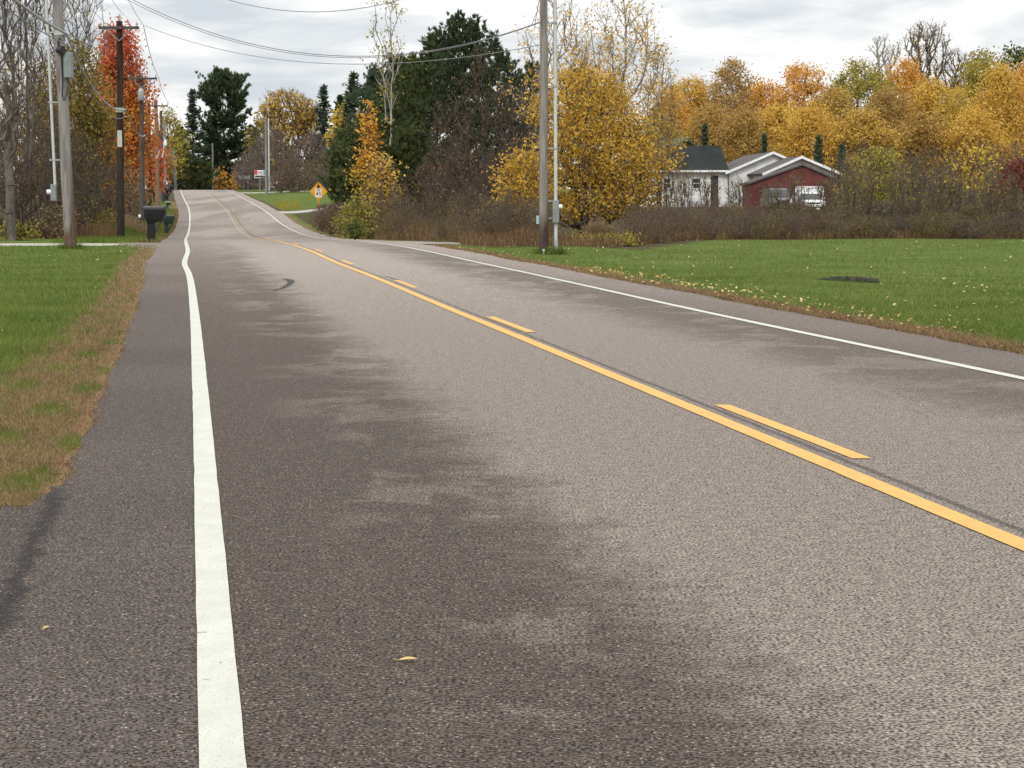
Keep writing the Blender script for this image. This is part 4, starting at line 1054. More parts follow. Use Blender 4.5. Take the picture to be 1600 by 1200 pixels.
def pole(px, Y, h, d0, d1, mat, label, base_py=None, lean=0.0, arm=None, group=None):
    x = Xat(px, Y); z = Tz(x, Y); r = empty('utility_pole', (x, Y, z), label, 'utility pole', group)
    n = 14; pts = [(lean*h*i/n + .012*math.sin(i*1.3), 0, -.25 + (h+.25)*i/n) for i in range(n+1)]
    MB().tube(pts, [d0/2 + (d1-d0)/2*i/n + (.02 if i == 0 else 0) for i in range(n+1)], 16).build('shaft', mat, r, True)
    if arm:
        for (za, wa, dx) in arm:
            xa = lean*za + dx
            MB().box(xa-wa/2, xa+wa/2, -d0/2-.10, -d0/2+.005, za-.06, za+.06, .012).build('crossarm', M['pole_mid'], r)
            for s in (-1, 1):
                MB().tube([(xa+s*wa*.32, -d0/2-.05, za-.05), (lean*za, -d0/2-.01, za-.55)], .018, 6).build('brace', M['galv'], r)
                MB().lathe([(.02, za+.06), (.02, za+.11), (.045, za+.12), (.05, za+.15), (.035, za+.17), (.04, za+.2), (.02, za+.22)], xa+s*(wa/2-.08), -d0/2-.05, 10).build('insulator', M['porcelain'], r, True)
    return r
def top_pin(r, h, dx=0):
    MB().lathe([(.02, h-.02), (.02, h+.16), (.05, h+.17), (.055, h+.21), (.035, h+.24), (.045, h+.28), (.02, h+.31)], dx, 0, 10).build('insulator', M['porcelain'], r, True)

def riser(r, px, base_px, Y, z_root, py_top, boxes, pipe_d, lean):
    pass

# P1: weathered pole with riser, left foreground
Y1 = 66; x1 = Xat(112, Y1); z1 = Tz(x1, Y1)
def lz(py, Y, z): return Pt(0, py, Y).z - z
P1 = pole(112, Y1, 11.4, .40, .30, M['pole_grey'], 'weathered grey pole with a grey box and riser pipe beside the left driveway', lean=-.034, arm=[(10.6, 2.2, 0)]); top_pin(P1, 11.4, -.385)
q = Y1/F
zb, zt = lz(314, Y1, z1), lz(-60, Y1, z1)
xr_b, xr_t = (90-112)*q, (80-112)*q
MB().tube([(xr_b+(xr_t-xr_b)*k/6, -.05, lz(288, Y1, z1)+(zt-lz(288, Y1, z1))*k/6) for k in range(7)], .048, 12).build('riser_pipe', M['pvc'], P1, True)
mbx = MB().box((83.5-112)*q, (92.5-112)*q, -.16, .02, lz(314, Y1, z1), lz(288, Y1, z1), .02).build('meter_box', M['box_grey'], P1)
MB().tube([((84-112)*q, -.07, lz(300, Y1, z1)), ((77.5-112)*q, -.07, lz(300, Y1, z1))], [.085, .08], 14).build('meter', M['glass_meter'], mbx, True)
for py in (51, 160, 250):
    za = lz(py, Y1, z1); xp = -.034*za
    MB().box(xr_b+(xr_t-xr_b)*.5-.06, xp-.1, -.10, -.02, za-.025, za+.025).build('bracket', M['galv'], P1)
za = lz(52, Y1, z1)
MB().tube([(-.034*za, 0, za-.07), (-.034*za, 0, za+.07)], .185, 16).build('strap', M['tag'], P1)
# black splice case with a hanging loop, and the grey equipment box
zs = lz(79, Y1, z1); xp = -.034*zs
MB().tube([(xp-.03, -.20, zs), (xp+.16, -.34, zs)], [.11, .12], 14).build('splice_case', M['black'], P1, True)
MB().tube([(xp+.02, -.2, zs), (xp-.02, -.22, zs+.25), (xp+.05, -.22, zs+.4)], .03, 8).build('splice_case', M['black'], P1, True)
ze0, ze1 = lz(122, Y1, z1), lz(82, Y1, z1)
MB().box(xp+.14, xp+.40, -.24, .02, ze0, ze1, .02).build('equipment_box', M['box_grey'], P1)
loop = [(xp+.24, -.12, ze0+.02), (xp+.26, -.14, ze0-.25), (xp+.20, -.18, ze0-.55), (xp+.12, -.19, ze0-.72), (xp+.08, -.2, ze0-.55), (xp+.1, -.2, ze0-.1), (xp+.06, -.2, zs)]
MB().tube(loop, .018, 8).build('cable_loop', M['black'], P1, True)
# P2: dark pole
Y2 = 88; x2 = Xat(190, Y2); z2 = Tz(x2, Y2); h2 = lz(33, Y2, z2)
P2 = pole(190, Y2, h2, .33, .26, M['pole_dark'], 'dark brown pole with one crossarm and a pale tag, behind the left driveway', lean=.012, arm=[(lz(44, Y2, z2), 1.7, 0)]); top_pin(P2, h2, .012*h2)
MB().box(.012*5-.10, .012*5+.10, -.185, -.16, lz(230, Y2, z2), lz(204, Y2, z2), .005).build('tag_plate', M['tag'], P2)
zc = lz(172, Y2, z2); MB().tube([(0.06, 0, zc-.1), (.06, 0, zc+.1)], .19, 16).build('strap', M['cable'], P2)
# P3
Y3 = 122; x3 = Xat(224, Y3); z3 = Tz(x3, Y3); h3 = lz(119, Y3, z3)
P3 = pole(224, Y3, h3, .34, .26, M['pole_mid'], 'grey brown pole with a round transformer just left of the black mailbox', lean=.008, arm=[(lz(123, Y3, z3), 1.75, .1)]); top_pin(P3, h3, .008*h3)
MB().lathe([(.09, lz(158, Y3, z3)), (.17, lz(157, Y3, z3)), (.18, lz(156, Y3, z3)), (.18, lz(143, Y3, z3)), (.14, lz(140, Y3, z3)), (.05, lz(138, Y3, z3))], .10, -.30, 16).build('transformer', M['galv'], P3, True)
MB().lathe([(.07, lz(340, Y3, z3)), (.09, lz(337, Y3, z3)), (.06, lz(335, Y3, z3))], -.1, -.26, 12).build('meter', M['white'], P3, True)
MB().box(-.24, -.02, -.3, -.17, -.1, lz(341, Y3, z3), .02).build('meter_pedestal', M['black'], P3)
# P4..P8
P4 = pole(237, 160, 9.0, .30, .22, M['pole_dark'], 'dark thin pole directly above the black mailbox', lean=0, arm=[(7.9, 1.4, 0)])
P5 = pole(249, 172, 9.6, .40, .30, M['pole_brown'], 'light brown pole with a wide crossarm behind the black mailbox', lean=-.006, arm=[(9.1, 2.1, 0)]); top_pin(P5, 9.6, -.06)
P6 = pole(256, 218, 9.6, .34, .26, M['pole_mid'], 'grey pole right beside the light brown pole', lean=0)
P7 = pole(260.5, 250, 9.0, .34, .26, M['pole_far'], 'pale grey pole carrying a white street light head', lean=0)
MB().tube([(0, -.1, 6.3), (.15, -.5, 6.6), (.2, -.9, 6.65)], .04, 8).build('lamp_arm', M['galv'], P7, True)
MB().lathe([(.04, 6.95), (.12, 6.85), (.22, 6.5), (.24, 6.3), (.14, 6.12), (.04, 6.05)], .22, -.9, 14).build('lamp_head', M['white'], P7, True)
P8 = pole(277, 335, 6.5, .5, .4, M['pole_far'], 'short pale pole at the road crest left of the white edge line', lean=-.05)
P9 = pole(335, 388, 9.0, .38, .3, M['pole_far'], 'thin grey pole carrying a square white sign in front of the white pine', lean=0)
zz9 = lz(278, 388, Tz(Xat(335, 388), 388))
MB().box(-.42, .42, -.27, -.22, zz9-.55, zz9+.55, .02).build('sign_panel', M['white'], P9)
Y10 = 262; x10 = Xat(418, Y10); z10 = Tz(x10, Y10); h10 = lz(184, Y10, z10)
P10 = pole(418, Y10, h10, .36, .28, M['pole_far'], 'pale pole with a parallel riser pipe on the far lawn', lean=0)
MB().tube([(.36, -.05, .7), (.36, -.05, h10-.1)], .09, 10).build('riser_pipe', M['pvc'], P10, True)
MB().box(.26, .52, -.22, .1, 1.3, 2.6, .03).build('meter_box', M['box_grey'], P10)
for k in (.35, .6, .85): MB().box(.1, .36, -.1, -.02, h10*k-.04, h10*k+.04).build('bracket', M['galv'], P10)
# right foreground pole
YR = 60; xR = Xat(849, YR); zR = Tz(xR, YR)
PR = pole(849, YR, 11.6, .27, .20, M['pole_grey2'], 'weathered pole with burnt base and parallel conduit on the right lawn', lean=.0008, arm=[(10.9, 2.2, 0)]); top_pin(PR, 11.6, 0)
q = YR/F
xc = (868.5-849)*q
MB().tube([(xc+(.0 - .055*k/8), 0, -.1+11.0*k/8) for k in range(9)], .052, 14).build('conduit', M['pvc'], PR, True)
MB().tube([(xc, 0, -.1), (xc, 0, .42), (xc, 0, .45)], [.062, .062, .05], 14).build('conduit_sleeve', M['galv'], PR, True)
zm0, zm1 = lz(348, YR, zR), lz(313, YR, zR)
mb2 = MB().box(xc-.10, xc+.09, -.17, -.055, zm0, zm1, .02).build('meter_box', M['box_grey'], PR)
zq = lz(323, YR, zR); MB().tube([(xc+.085, -.1, zq), (xc+.17, -.1, zq), (xc+.19, -.1, zq)], [.07, .068, .04], 14).build('meter', M['glass_meter'], mb2, True)
for py in (36, 135, 232, 314, 341):
    za = lz(py, YR, zR)
    MB().box(.10, xc, -.03, .03, za-.018, za+.018).build('bracket', M['galv'], PR)
    MB().tube([(xc-.055*za/11, 0, za-.03), (xc-.055*za/11, 0, za+.03)], .066, 12).build('bracket', M['galv'], PR)
MB().box(-.21, -.12, -.06, .04, lz(350, YR, zR), lz(337, YR, zR), .01).build('tag_plate', plain('pale_blue_box', (.33,.42,.44), .5), PR)
MB().box(-.02, .035, -.185, -.15, -.02, lz(389, YR, zR), .006).build('marker_strip', M['white'], PR)

def tufts(px, Y, r, n, seed, mat, h=.22):  # extra grass round pole and mailbox feet, added for contact shading
    g = np.random.default_rng(seed); x = Xat(px, Y); az = g.uniform(0, 6.283, n); q = r + np.abs(g.normal(0, .16, n))
    blades('grass', x+np.cos(az)*q, Y+np.sin(az)*q, g.uniform(.3, 1, n)*h, np.full(n, .014), M[mat], .6, g)
tufts(112, 66, .21, 500, 1, 'blade'); tufts(190, 88, .18, 350, 2, 'blade'); tufts(849, 60, .16, 300, 3, 'blade'); tufts(868.5, 60, .06, 420, 4, 'blade', .3); tufts(238, 79, .12, 260, 5, 'blade')
# bits of straw and grit blown onto the shoulder and the dark lane
g = np.random.default_rng(31); n = 170; y = 1/g.uniform(1/26, 1/5, n); q = np.where(g.uniform(0, 1, n) < .7, -np.abs(g.uniform(0, .8, n)), g.uniform(0, 3.4, n))
X = XL(y)+q; az = g.uniform(0, 6.283, n); L = g.uniform(.006, .028, n); wd = g.uniform(.0012, .003, n); zz_ = T(X, y)+.006
dx, dy = np.cos(az)*L, np.sin(az)*L; px_, py_ = -np.sin(az)*wd, np.cos(az)*wd
V = np.stack([np.stack([X-dx-px_, y-dy-py_, zz_], -1), np.stack([X+dx-px_, y+dy-py_, zz_+.003], -1), np.stack([X+dx+px_, y+dy+py_, zz_+.003], -1), np.stack([X-dx+px_, y-dy+py_, zz_], -1)], 1).reshape(-1, 3)
o = link('straw', npmesh('straw', V, np.arange(4*n).reshape(-1, 4)), LM['tan']); o['kind'] = 'stuff'
# ---- cables
def cat(a, b, sag, n=26):
    a = Vector(a); b = Vector(b)
    return [a.lerp(b, i/n) - Vector((0, 0, 4*sag*(i/n)*(1-i/n))) for i in range(n+1)]
def W(a, b, sag, rad, label, mat='cable_dark', group=None, n=26):
    o = MB().tube(cat(a, b, sag, n), rad, 6).build('overhead_cable', M[mat], None, True); tag(o, label, 'cable', group); return o
def on(px, py, Y): return Pt(px, py, Y)
c1 = on(103, 52, 66); c2 = on(196, 171, 88); c3 = on(227, 211, 122); c4 = on(238, 241, 160); c5 = on(249, 236, 172)
W(on(-400, -400, 19), c1, .3, .036, 'thick grey cable entering from the upper left to the weathered pole', 'cable')
W(on(-430, -330, 19), on(108, 72, 66), .22, .016, 'thin dark cable below the thick one entering from the upper left')
W(c1, c2, .75, .032, 'thick grey cable sagging from the weathered pole to the dark pole', 'cable')
W(on(112, 74, 66), on(198, 181, 88), .85, .014, 'thin dark cable sagging from the weathered pole to the dark pole')
W(c2, c3, .45, .034, 'thick cable sagging from the dark pole to the transformer pole', 'cable')
W(c3, c4, .5, .04, 'thick cable from the transformer pole to the thin dark pole', 'cable')
W(c4, c5, .45, .05, 'slack cable between the thin dark pole and the light brown pole', 'cable')
W(c5, on(257, 215, 218), 1.2, .05, 'slack cable behind the light brown pole', 'cable')
W(on(97, -150, 66), on(194, 24, 88), .35, .009, 'thin wire from the weathered pole top down to the dark pole top')
W(on(148, -130, 66), on(224, 39, 88), .35, .010, 'thin wire reaching the right end of the dark pole crossarm')
W(on(47, -130, 66), on(169, 39, 88), .35, .009, 'thin wire reaching the left end of the dark pole crossarm')
W(on(224, 39, 88), on(247, 119, 122), .3, .014, 'thin wire between the crossarms of the dark pole and the transformer pole')
W(on(169, 39, 88), on(206, 119, 122), .4, .010, 'thin wire between the left crossarm ends of the two nearest crossarm poles')
W(on(247, 119, 122), on(265, 160, 172), .4, .016, 'thin wire between the transformer pole and the light brown pole')
W(on(106, -60, 66), on(845, 34, 60), 1.85, .013, 'grey wire crossing the sky high over the road, upper of a close pair')
W(on(106, -55, 66), on(845, 35, 60), 1.845, .010, 'grey wire crossing the sky high over the road, lower of a close pair')
W(on(226, 40, 88), on(845, 70, 60), 1.02, .012, 'grey wire crossing the road from the dark pole crossarm to the right pole')
W(on(110, -140, 66), on(846, -110, 60), 2.75, .012, 'topmost wire dipping into the photo above the slender pale tree')
W(on(846, -100, 60), on(1750, -300, 45), 1.0, .012, 'wire leaving the right pole above the picture')

# ================================================================== MAILBOXES
M['mail_black'] = plain('mailbox_black', (.010,.010,.011), .5, .25, 0, .2)
M['mail_top'] = plain('mailbox_lid_grey', (.028,.028,.03), .45, .4, 0, .2)
M['mail_green'] = plain('mailbox_green', (.012,.03,.024), .4, .5, 0, .2)
M['mail_tan'] = plain('tan_wood', (.30,.25,.17), .7, .3, 0, .2)
def mailbox(px, base_py, Y, label, mat, topm, s=1.0, mirror=1):
    x = Xat(px, Y); z = Tz(x, Y); r = empty('mailbox', (x, Y, z), label, 'mailbox')
    S = lambda a: a*s
    # post (tapered), box with flared skirt, lid and diagonal brace
    rings = []
    for (zz, wx, wy) in [(-.1, .13, .11), (.3, .125, .105), (.62, .12, .10), (.70, .14, .11)]:
        rings.append([(S(-wx), S(-wy), S(zz)), (S(wx), S(-wy), S(zz)), (S(wx), S(wy), S(zz)), (S(-wx), S(wy), S(zz))])
    MB().loft(rings).build('post', mat, r)
    rings = []
    for (zz, xa, xb, wy) in [(.68, -.14, .22, .12), (.80, -.17, .40, .15), (.98, -.20, .46, .17), (1.10, -.21, .47, .175)]:
        rings.append([(S(xa), S(-wy), S(zz)), (S(xb), S(-wy), S(zz)), (S(xb), S(wy), S(zz)), (S(xa), S(wy), S(zz))])
    MB().loft(rings).build('box', mat, r)
    prof = [(-.185, 1.10), (.185, 1.10), (.19, 1.16), (.15, 1.215), (.06, 1.24), (-.06, 1.24), (-.15, 1.215), (-.19, 1.16)]
    MB().prism([(S(a), S(b)) for a, b in prof], 'x', S(-.24), S(.49)).build('lid', topm, r)
    MB().add([(S(.10), S(-.05), S(.36)), (S(.16), S(-.05), S(.30)), (S(.44), S(-.05), S(.80)), (S(.36), S(-.05), S(.80)),
              (S(.10), S(.05), S(.36)), (S(.16), S(.05), S(.30)), (S(.44), S(.05), S(.80)), (S(.36), S(.05), S(.80))],
             [(0,1,2,3),(7,6,5,4),(0,4,5,1),(1,5,6,2),(2,6,7,3),(3,7,4,0)]).build('brace', topm, r)
    MB().box(S(.49), S(.505), S(-.13), S(.13), S(.84), S(1.09), .004).build('door', topm, r)
    return r
mailbox(238, 373, 79, 'large black plastic mailbox on a post beside the left driveway', M['mail_black'], M['mail_top'], 1.13)
mailbox(262, 352, 124, 'smaller green mailbox on a post behind the black mailbox', M['mail_green'], M['mail_green'], 1.0)
mailbox(258, 300, 225, 'dark mailbox by the far poles near the road crest', M['mail_black'], M['mail_top'], 1.25)
mailbox(263, 298, 236, 'second dark mailbox near the road crest, nearer the road', M['mail_black'], M['mail_black'], 1.35)
mailbox(264, 324, 196, 'pale topped small mailbox on the left bank below the far mailboxes', M['mail_green'], M['mail_tan'], .65)
def board_sign(px, py0, py1, w, Y, label, mat, legs, name='sign', leglen=None, extra=None):
    x = Xat(px, Y); z = Tz(x, Y); r = empty(name, (x, Y, z), label, 'sign')
    z0, z1 = lz(py1, Y, z), lz(py0, Y, z)
    MB().box(-w/2, w/2, -.05, .05, z0, z1, .015).build('panel', mat, r)
    for lx in legs: MB().box(lx-.05, lx+.05, .055, .13, -.1, z1-.05, .01).build('post', M['pole_far'], r)
    return r, z0, z1
board_sign(244.5, 287, 294, .55, 215, 'small white sign board in the grass between the far left poles', M['white'], (0,))
r, z0, z1 = board_sign(384, 274, 280, 1.75, 300, 'wide dull grey green sign board left of the red and white sign', plain('sign_greygreen', (.20,.22,.20), .6), (-.1, .5))
# business sign: red, white and pale blue panel above a dark reader board
r, z0, z1 = board_sign(409, 266, 273, 1.7, 285, 'red white and blue roadside sign with a dark letter board on two posts', M['white'], (-.12, .72))
sred = plain('sign_red', (.45,.05,.045), .5); sblu = plain('sign_blue', (.16,.28,.40), .5)
MB().box(-.84, -.42, -.062, -.052, z0+.04, z1-.02).build('red_panel', sred, r)
for k, (a, b) in enumerate([(-.36, -.27), (-.22, -.16), (-.10, 0.0), (.06, .14), (.19, .25)]): MB().box(a, b, -.060, -.052, z0+.16, z1-.14).build('lettering', sred, r)
MB().box(.36, .82, -.062, -.052, z0+.03, z1-.03).build('blue_panel', sblu, r)
zz0, zz1 = z0-.46, z0-.06
MB().box(-.85, .95, -.05, .05, zz0, zz1, .015).build('letter_board', M['white'], r)
MB().box(-.78, .88, -.064, -.052, zz0+.09, zz1-.07).build('letter_strip', plain('dark_strip', (.03,.04,.04), .5), r)

# ---- yellow diamond warning sign
def diamond():
    Y = 150; x = Xat(499, Y); z = Tz(x, Y)
    r = empty('road_sign', (x, Y, z), 'yellow diamond road sign with an arrow over a white speed limit panel', 'road sign')
    zc = Pt(499, 299, Y).z - z; s = .645
    yel = plain('sign_yellow', (.70,.33,.012), .45, .4, 0, .06); blk = plain('sign_black', (.01,.01,.01), .5, .3, 0, .05)
    k = .06
    dia = [(-s, 0), (-s+k*.3, -k), (-k, -s+k*.3), (0, -s), (k, -s+k*.3), (s-k*.3, -k), (s, 0), (s-k*.3, k), (k, s-k*.3), (0, s), (-k, s-k*.3), (-s+k*.3, k)]
    MB().prism([(a, zc+b) for a, b in dia], 'y', -.012, .012).build('panel', yel, r)
    q = .93
    # thin black border ring
    n = len(dia); vs = [(a*q, -.017, zc+b*q) for a, b in dia]+[(a*(q-.035), -.017, zc+b*(q-.035)) for a, b in dia]
    MB().add(vs, [(i, (i+1)%n, n+(i+1)%n, n+i) for i in range(n)]).build('border', blk, r)
    MB().prism([(-.155, zc+.285), (.155, zc+.285), (0, zc+.53)], 'y', -.018, -.013).build('arrow', blk, r)
    MB().box(-.05, .05, -.018, -.013, zc+.215, zc+.285).build('arrow', blk, r)
    wp = MB().box(-.225, .225, -.020, -.0135, zc-.42, zc+.215, .004).build('speed_panel', M['white'], r)
    def text(body, size, zz):
        cu = bpy.data.curves.new('lettering', 'FONT'); cu.body = body; cu.size = size; cu.align_x = 'CENTER'; cu.align_y = 'CENTER'; cu.extrude = .002; cu.offset = size*.012
        tmp = bpy.data.objects.new('lettering', cu); COL.objects.link(tmp)
        me = bpy.data.meshes.new_from_object(tmp.evaluated_get(bpy.context.evaluated_depsgraph_get()))
        bpy.data.objects.remove(tmp); me.materials.clear()
        o = link('lettering', me, blk, wp); o.rotation_euler = (R(90), 0, 0); o.location = (0, -.023, zz)
    text('SPEED', .125, zc+.145); text('LIMIT', .125, zc+.035); text('45', .40, zc-.19)
    MB().box(-.035, .035, .014, .06, -.2, zc+.4, .006).build('post', M['galv'], r)
    MB().box(-.06, .06, -.012, .010, zc-1.28, zc-.66, .004).build('reflector_strip', plain('reflector_orange', (.60,.20,.02), .5), r)
diamond()

# ================================================================== BUILDINGS
def siding(name, a, horizontal=True, var=.15, pitch=8):
    t = NT(name); ob = t.obj(); n = t.noise(ob, 1.2, 4); n2 = t.noise(t.scale(ob, (3, 3, .4)), 3, 3)
    wv = t.n('ShaderNodeTexWave'); wv.bands_direction = 'Z' if horizontal else 'X'; wv.wave_profile = 'SAW'; wv.inputs['Scale'].default_value = pitch/6.283*1.0
    t.t.links.new(ob, wv.inputs['Vector'])
    c = t.mix(t.mapr(n, .3, .7), tuple(x*(1-var) for x in a), a); c = t.mix(t.math('MULTIPLY', t.mapr(n2, .5, .7), .35), c, tuple(x*.7 for x in a))
    t.principled(c, .7, .25, 0, t.bump(wv.outputs[0], .5, .03)); return t.m
M['siding_white'] = siding('white_siding', (.80,.80,.80)); M['siding_cream'] = siding('cream_siding', (.74,.70,.62)); M['siding_red'] = siding('red_siding', (.135,.038,.033), False, .4)
M['brown_wall'] = siding('brown_wall', (.18,.10,.065))
def shingle(name, a, b):
    t = NT(name); ob = t.obj(); n = t.noise(t.scale(ob, (4, 8, 8)), 3, 3, .7); n2 = t.noise(ob, .5, 3)
    c = t.mix(t.mapr(n, .3, .7), a, b); c = t.mix(t.math('MULTIPLY', t.mapr(n2, .4, .65), .5), c, tuple(x*.6 for x in a)); t.principled(c, .95, .05, 0, t.bump(n, .4, .02)); return t.m
M['shingle_green'] = shingle('green_shingles', (.018,.022,.021), (.034,.040,.037)); M['shingle_grey'] = shingle('grey_shingles', (.075,.07,.068), (.14,.132,.13))
M['metal_green'] = shingle('green_metal_roof', (.05,.105,.085), (.085,.15,.125))
M['trim'] = plain('white_trim', (.74,.74,.74), .5, .3, 0, .06); M['glass'] = plain('window_glass', (.02,.024,.028), .1, .6, 0, .2)
M['door_dark'] = plain('dark_door', (.04,.04,.042), .5, .3, 0, .2); M['garage_door'] = plain('white_garage_door', (.72,.74,.78), .5, .3, 0, .05)

def pz(py, Y): return Pt(800, py, Y).z
def gable_front(root, xl, xr, xp, yf, yb, z0, ze, zp, wall, roofm, over=.35, fascia=True, thick=.13, zr_e=None, xr_over=None):
    """a gabled block whose gable faces the viewer"""
    MB().prism([(xl, z0), (xr, z0), (xr, ze if zr_e is None else zr_e), (xp, zp), (xl, ze)], 'y', yf, yb).build('wall', wall, root)
    for s in (-1, 1):
        xe = xl if s < 0 else xr; zE = ze if (s < 0 or zr_e is None) else zr_e
        dx, dz = xe-xp, zE-zp; L = math.hypot(dx, dz); ux, uz = dx/L, dz/L
        ov = over if (s < 0 or xr_over is None) else xr_over
        ex, ez = xe+ux*ov, zE+uz*ov
        nx, nz = (-uz, ux) if s > 0 else (uz, -ux)
        if nz < 0: nx, nz = -nx, -nz
        lo, hi = .025, .025+thick
        prof = [(xp + (nx*lo if False else 0), zp+lo/abs(nz)), (ex+nx*lo, ez+nz*lo), (ex+nx*hi, ez+nz*hi), (xp, zp+hi/abs(nz))]
        MB().prism(prof, 'y', yf-over, yb).build('roof', roofm, root)
        if fascia:
            lo2, hi2 = -.03, thick+.03
            prof = [(xp, zp+lo2/abs(nz)), (ex+nx*lo2+ux*.04, ez+nz*lo2+uz*.04), (ex+nx*hi2+ux*.04, ez+nz*hi2+uz*.04), (xp, zp+hi2/abs(nz))]
            MB().prism(prof, 'y', yf-over-.06, yf-over-.003).build('fascia', M['trim'], root)

def build_house():
    Yw = 165; X = lambda px, Y=Yw: Xat(px, Y)
    gx = X(1090); gz = Tz(gx, 166)
    r = empty('house', (gx, Yw, gz), 'white house with dark green roof and two white trimmed gables', 'house', rz=R(3))
    def A(mb): return mb
    ox, oy, oz = gx, Yw, gz
    rel = lambda x: x-ox
    z0 = -.4; ze = pz(266, Yw)-oz; 
    # long white wing, ridge parallel to the view
    xl, xr = rel(X(985)), rel(X(1136)); dp = 8.6
    zrid = pz(231, Yw+4.3)-oz
    MB().prism([(0, z0), (dp, z0), (dp, ze), (dp/2, zrid-.15), (0, ze)], 'x', xl, xr).build('wall', M['siding_white'], r)
    for s in (0, 1):
        yy = [0-.45, dp/2] if s == 0 else [dp+.45, dp/2]
        zl = ze - .45*(zrid-ze)/(dp/2)
        prof = [(yy[0], zl+.03), (yy[1], zrid+.03), (yy[1], zrid+.19), (yy[0], zl+.19)]
        MB().prism(prof, 'x', xl-.3, xr+.02).build('roof', M['shingle_green'], r)
    MB().box(xl-.3, xr-.02, -.53, -.46, ze-.16, ze+.0).build('gutter', M['trim'], r)
    # window and door
    def win(pa, pb, ya, yb, yface):
        a, b = rel(X(pa)), rel(X(pb)); za, zb = pz(yb, Yw)-oz, pz(ya, Yw)-oz
        w = MB().box(a, b, yface-.03, yface-.004, za, zb).build('window', M['glass'], r)
        f = MB(); t = .09
        f.box(a-t, a, yface-.07, yface-.003, za-t, zb+t); f.box(b, b+t, yface-.07, yface-.003, za-t, zb+t)
        f.box(a, b, yface-.07, yface-.003, zb, zb+t); f.box(a, b, yface-.09, yface-.003, za-t, za); f.box(a, b, yface-.06, yface-.032, (za+zb)/2-.03, (za+zb)/2+.03)
        f.build('frame', M['trim'], w)
    win(1081.5, 1092, 279, 294, 0)
    win(1035, 1046, 279, 294, 0)
    a, b = rel(X(1109)), rel(X(1121)); d = MB().box(a, b, -.05, -.004, z0+.3, pz(274, Yw)-oz, .01).build('door', M['door_dark'], r)
    f = MB(); zt_ = pz(274, Yw)-oz; f.box(a-.1, a, -.07, -.003, z0+.3, zt_+.1); f.box(b, b+.1, -.07, -.003, z0+.3, zt_+.1); f.box(a, b, -.07, -.003, zt_, zt_+.1); f.build('frame', M['trim'], d)
    MB().lathe([(.02, 1.25), (.035, 1.28), (.02, 1.31)], b-.1, -.09, 8).build('handle', M['galv'], d)
    # gable 2 (rear) and gable 3
    gable_front(r, rel(X(1138, 164.4)), rel(X(1272, 164.4)), rel(X(1205, 164.4)), -.6, 13, z0, pz(269, 164.4)-oz, pz(240, 164.4)-oz, M['siding_white'], M['shingle_grey'])
    gable_front(r, rel(X(1190, 157.6)), rel(X(1296, 157.6)), rel(X(1242, 157.6)), -7.4, 10, z0, pz(270, 157.6)-oz, pz(247, 157.6)-oz, M['siding_cream'], M['shingle_grey'], over=.45)
    # chimney pipe
    return r
build_house()
def build_garage():
    Y = 151.5; X = lambda px: Xat(px, Y); gx = X(1238); gz = Tz(gx, 153)
    r = empty('garage', (gx, Y, gz), 'red gabled garage with a white overhead door behind the thicket', 'garage')
    rel = lambda px: X(px)-gx; zz = lambda py: pz(py, Y)-gz
    gable_front(r, rel(1170), rel(1306), rel(1251), 0, 4.9, -.4, zz(288), zz(259), M['siding_red'], M['shingle_grey'], over=.15, fascia=False, thick=.12, zr_e=zz(283), xr_over=.95)
    # dark rake trim
    a, b = rel(1243.5), rel(1282); zt = zz(293.5)
    d = MB(); n = 4
    for k in range(n):
        za = -.2 + (zt+.2)*k/n; d.box(a, b, -.05, -.006, za+.012, -.2+(zt+.2)*(k+1)/n-.012, .01)
    dd = d.build('garage_door', M['garage_door'], r)
    f = MB(); f.box(a-.14, a, -.07, -.003, -.3, zt+.12); f.box(b, b+.14, -.07, -.003, -.3, zt+.12); f.box(a, b, -.07, -.003, zt, zt+.12); f.build('frame', M['trim'], dd)
    x0 = rel(1190); MB().box(x0-.06, x0+.06, -.1, -.004, -.3, zz(291)).build('downpipe', M['pole_mid'], r)
build_garage()
def build_cabin():
    Y = 203; X = lambda px: Xat(px, Y); gx = X(1066); gz = Tz(gx, Y); zz = lambda py: pz(py, Y)-gz
    r = empty('cabin', (gx, Y, gz), 'small brown house with green metal roof behind the white house', 'house', rz=R(24))
    gable_front(r, X(1050)-gx, X(1088)-gx, X(1070)-gx, 0, 9, -.3, zz(232), zz(219), M['brown_wall'], M['metal_green'], over=.4, fascia=False, thick=.2)
build_cabin()

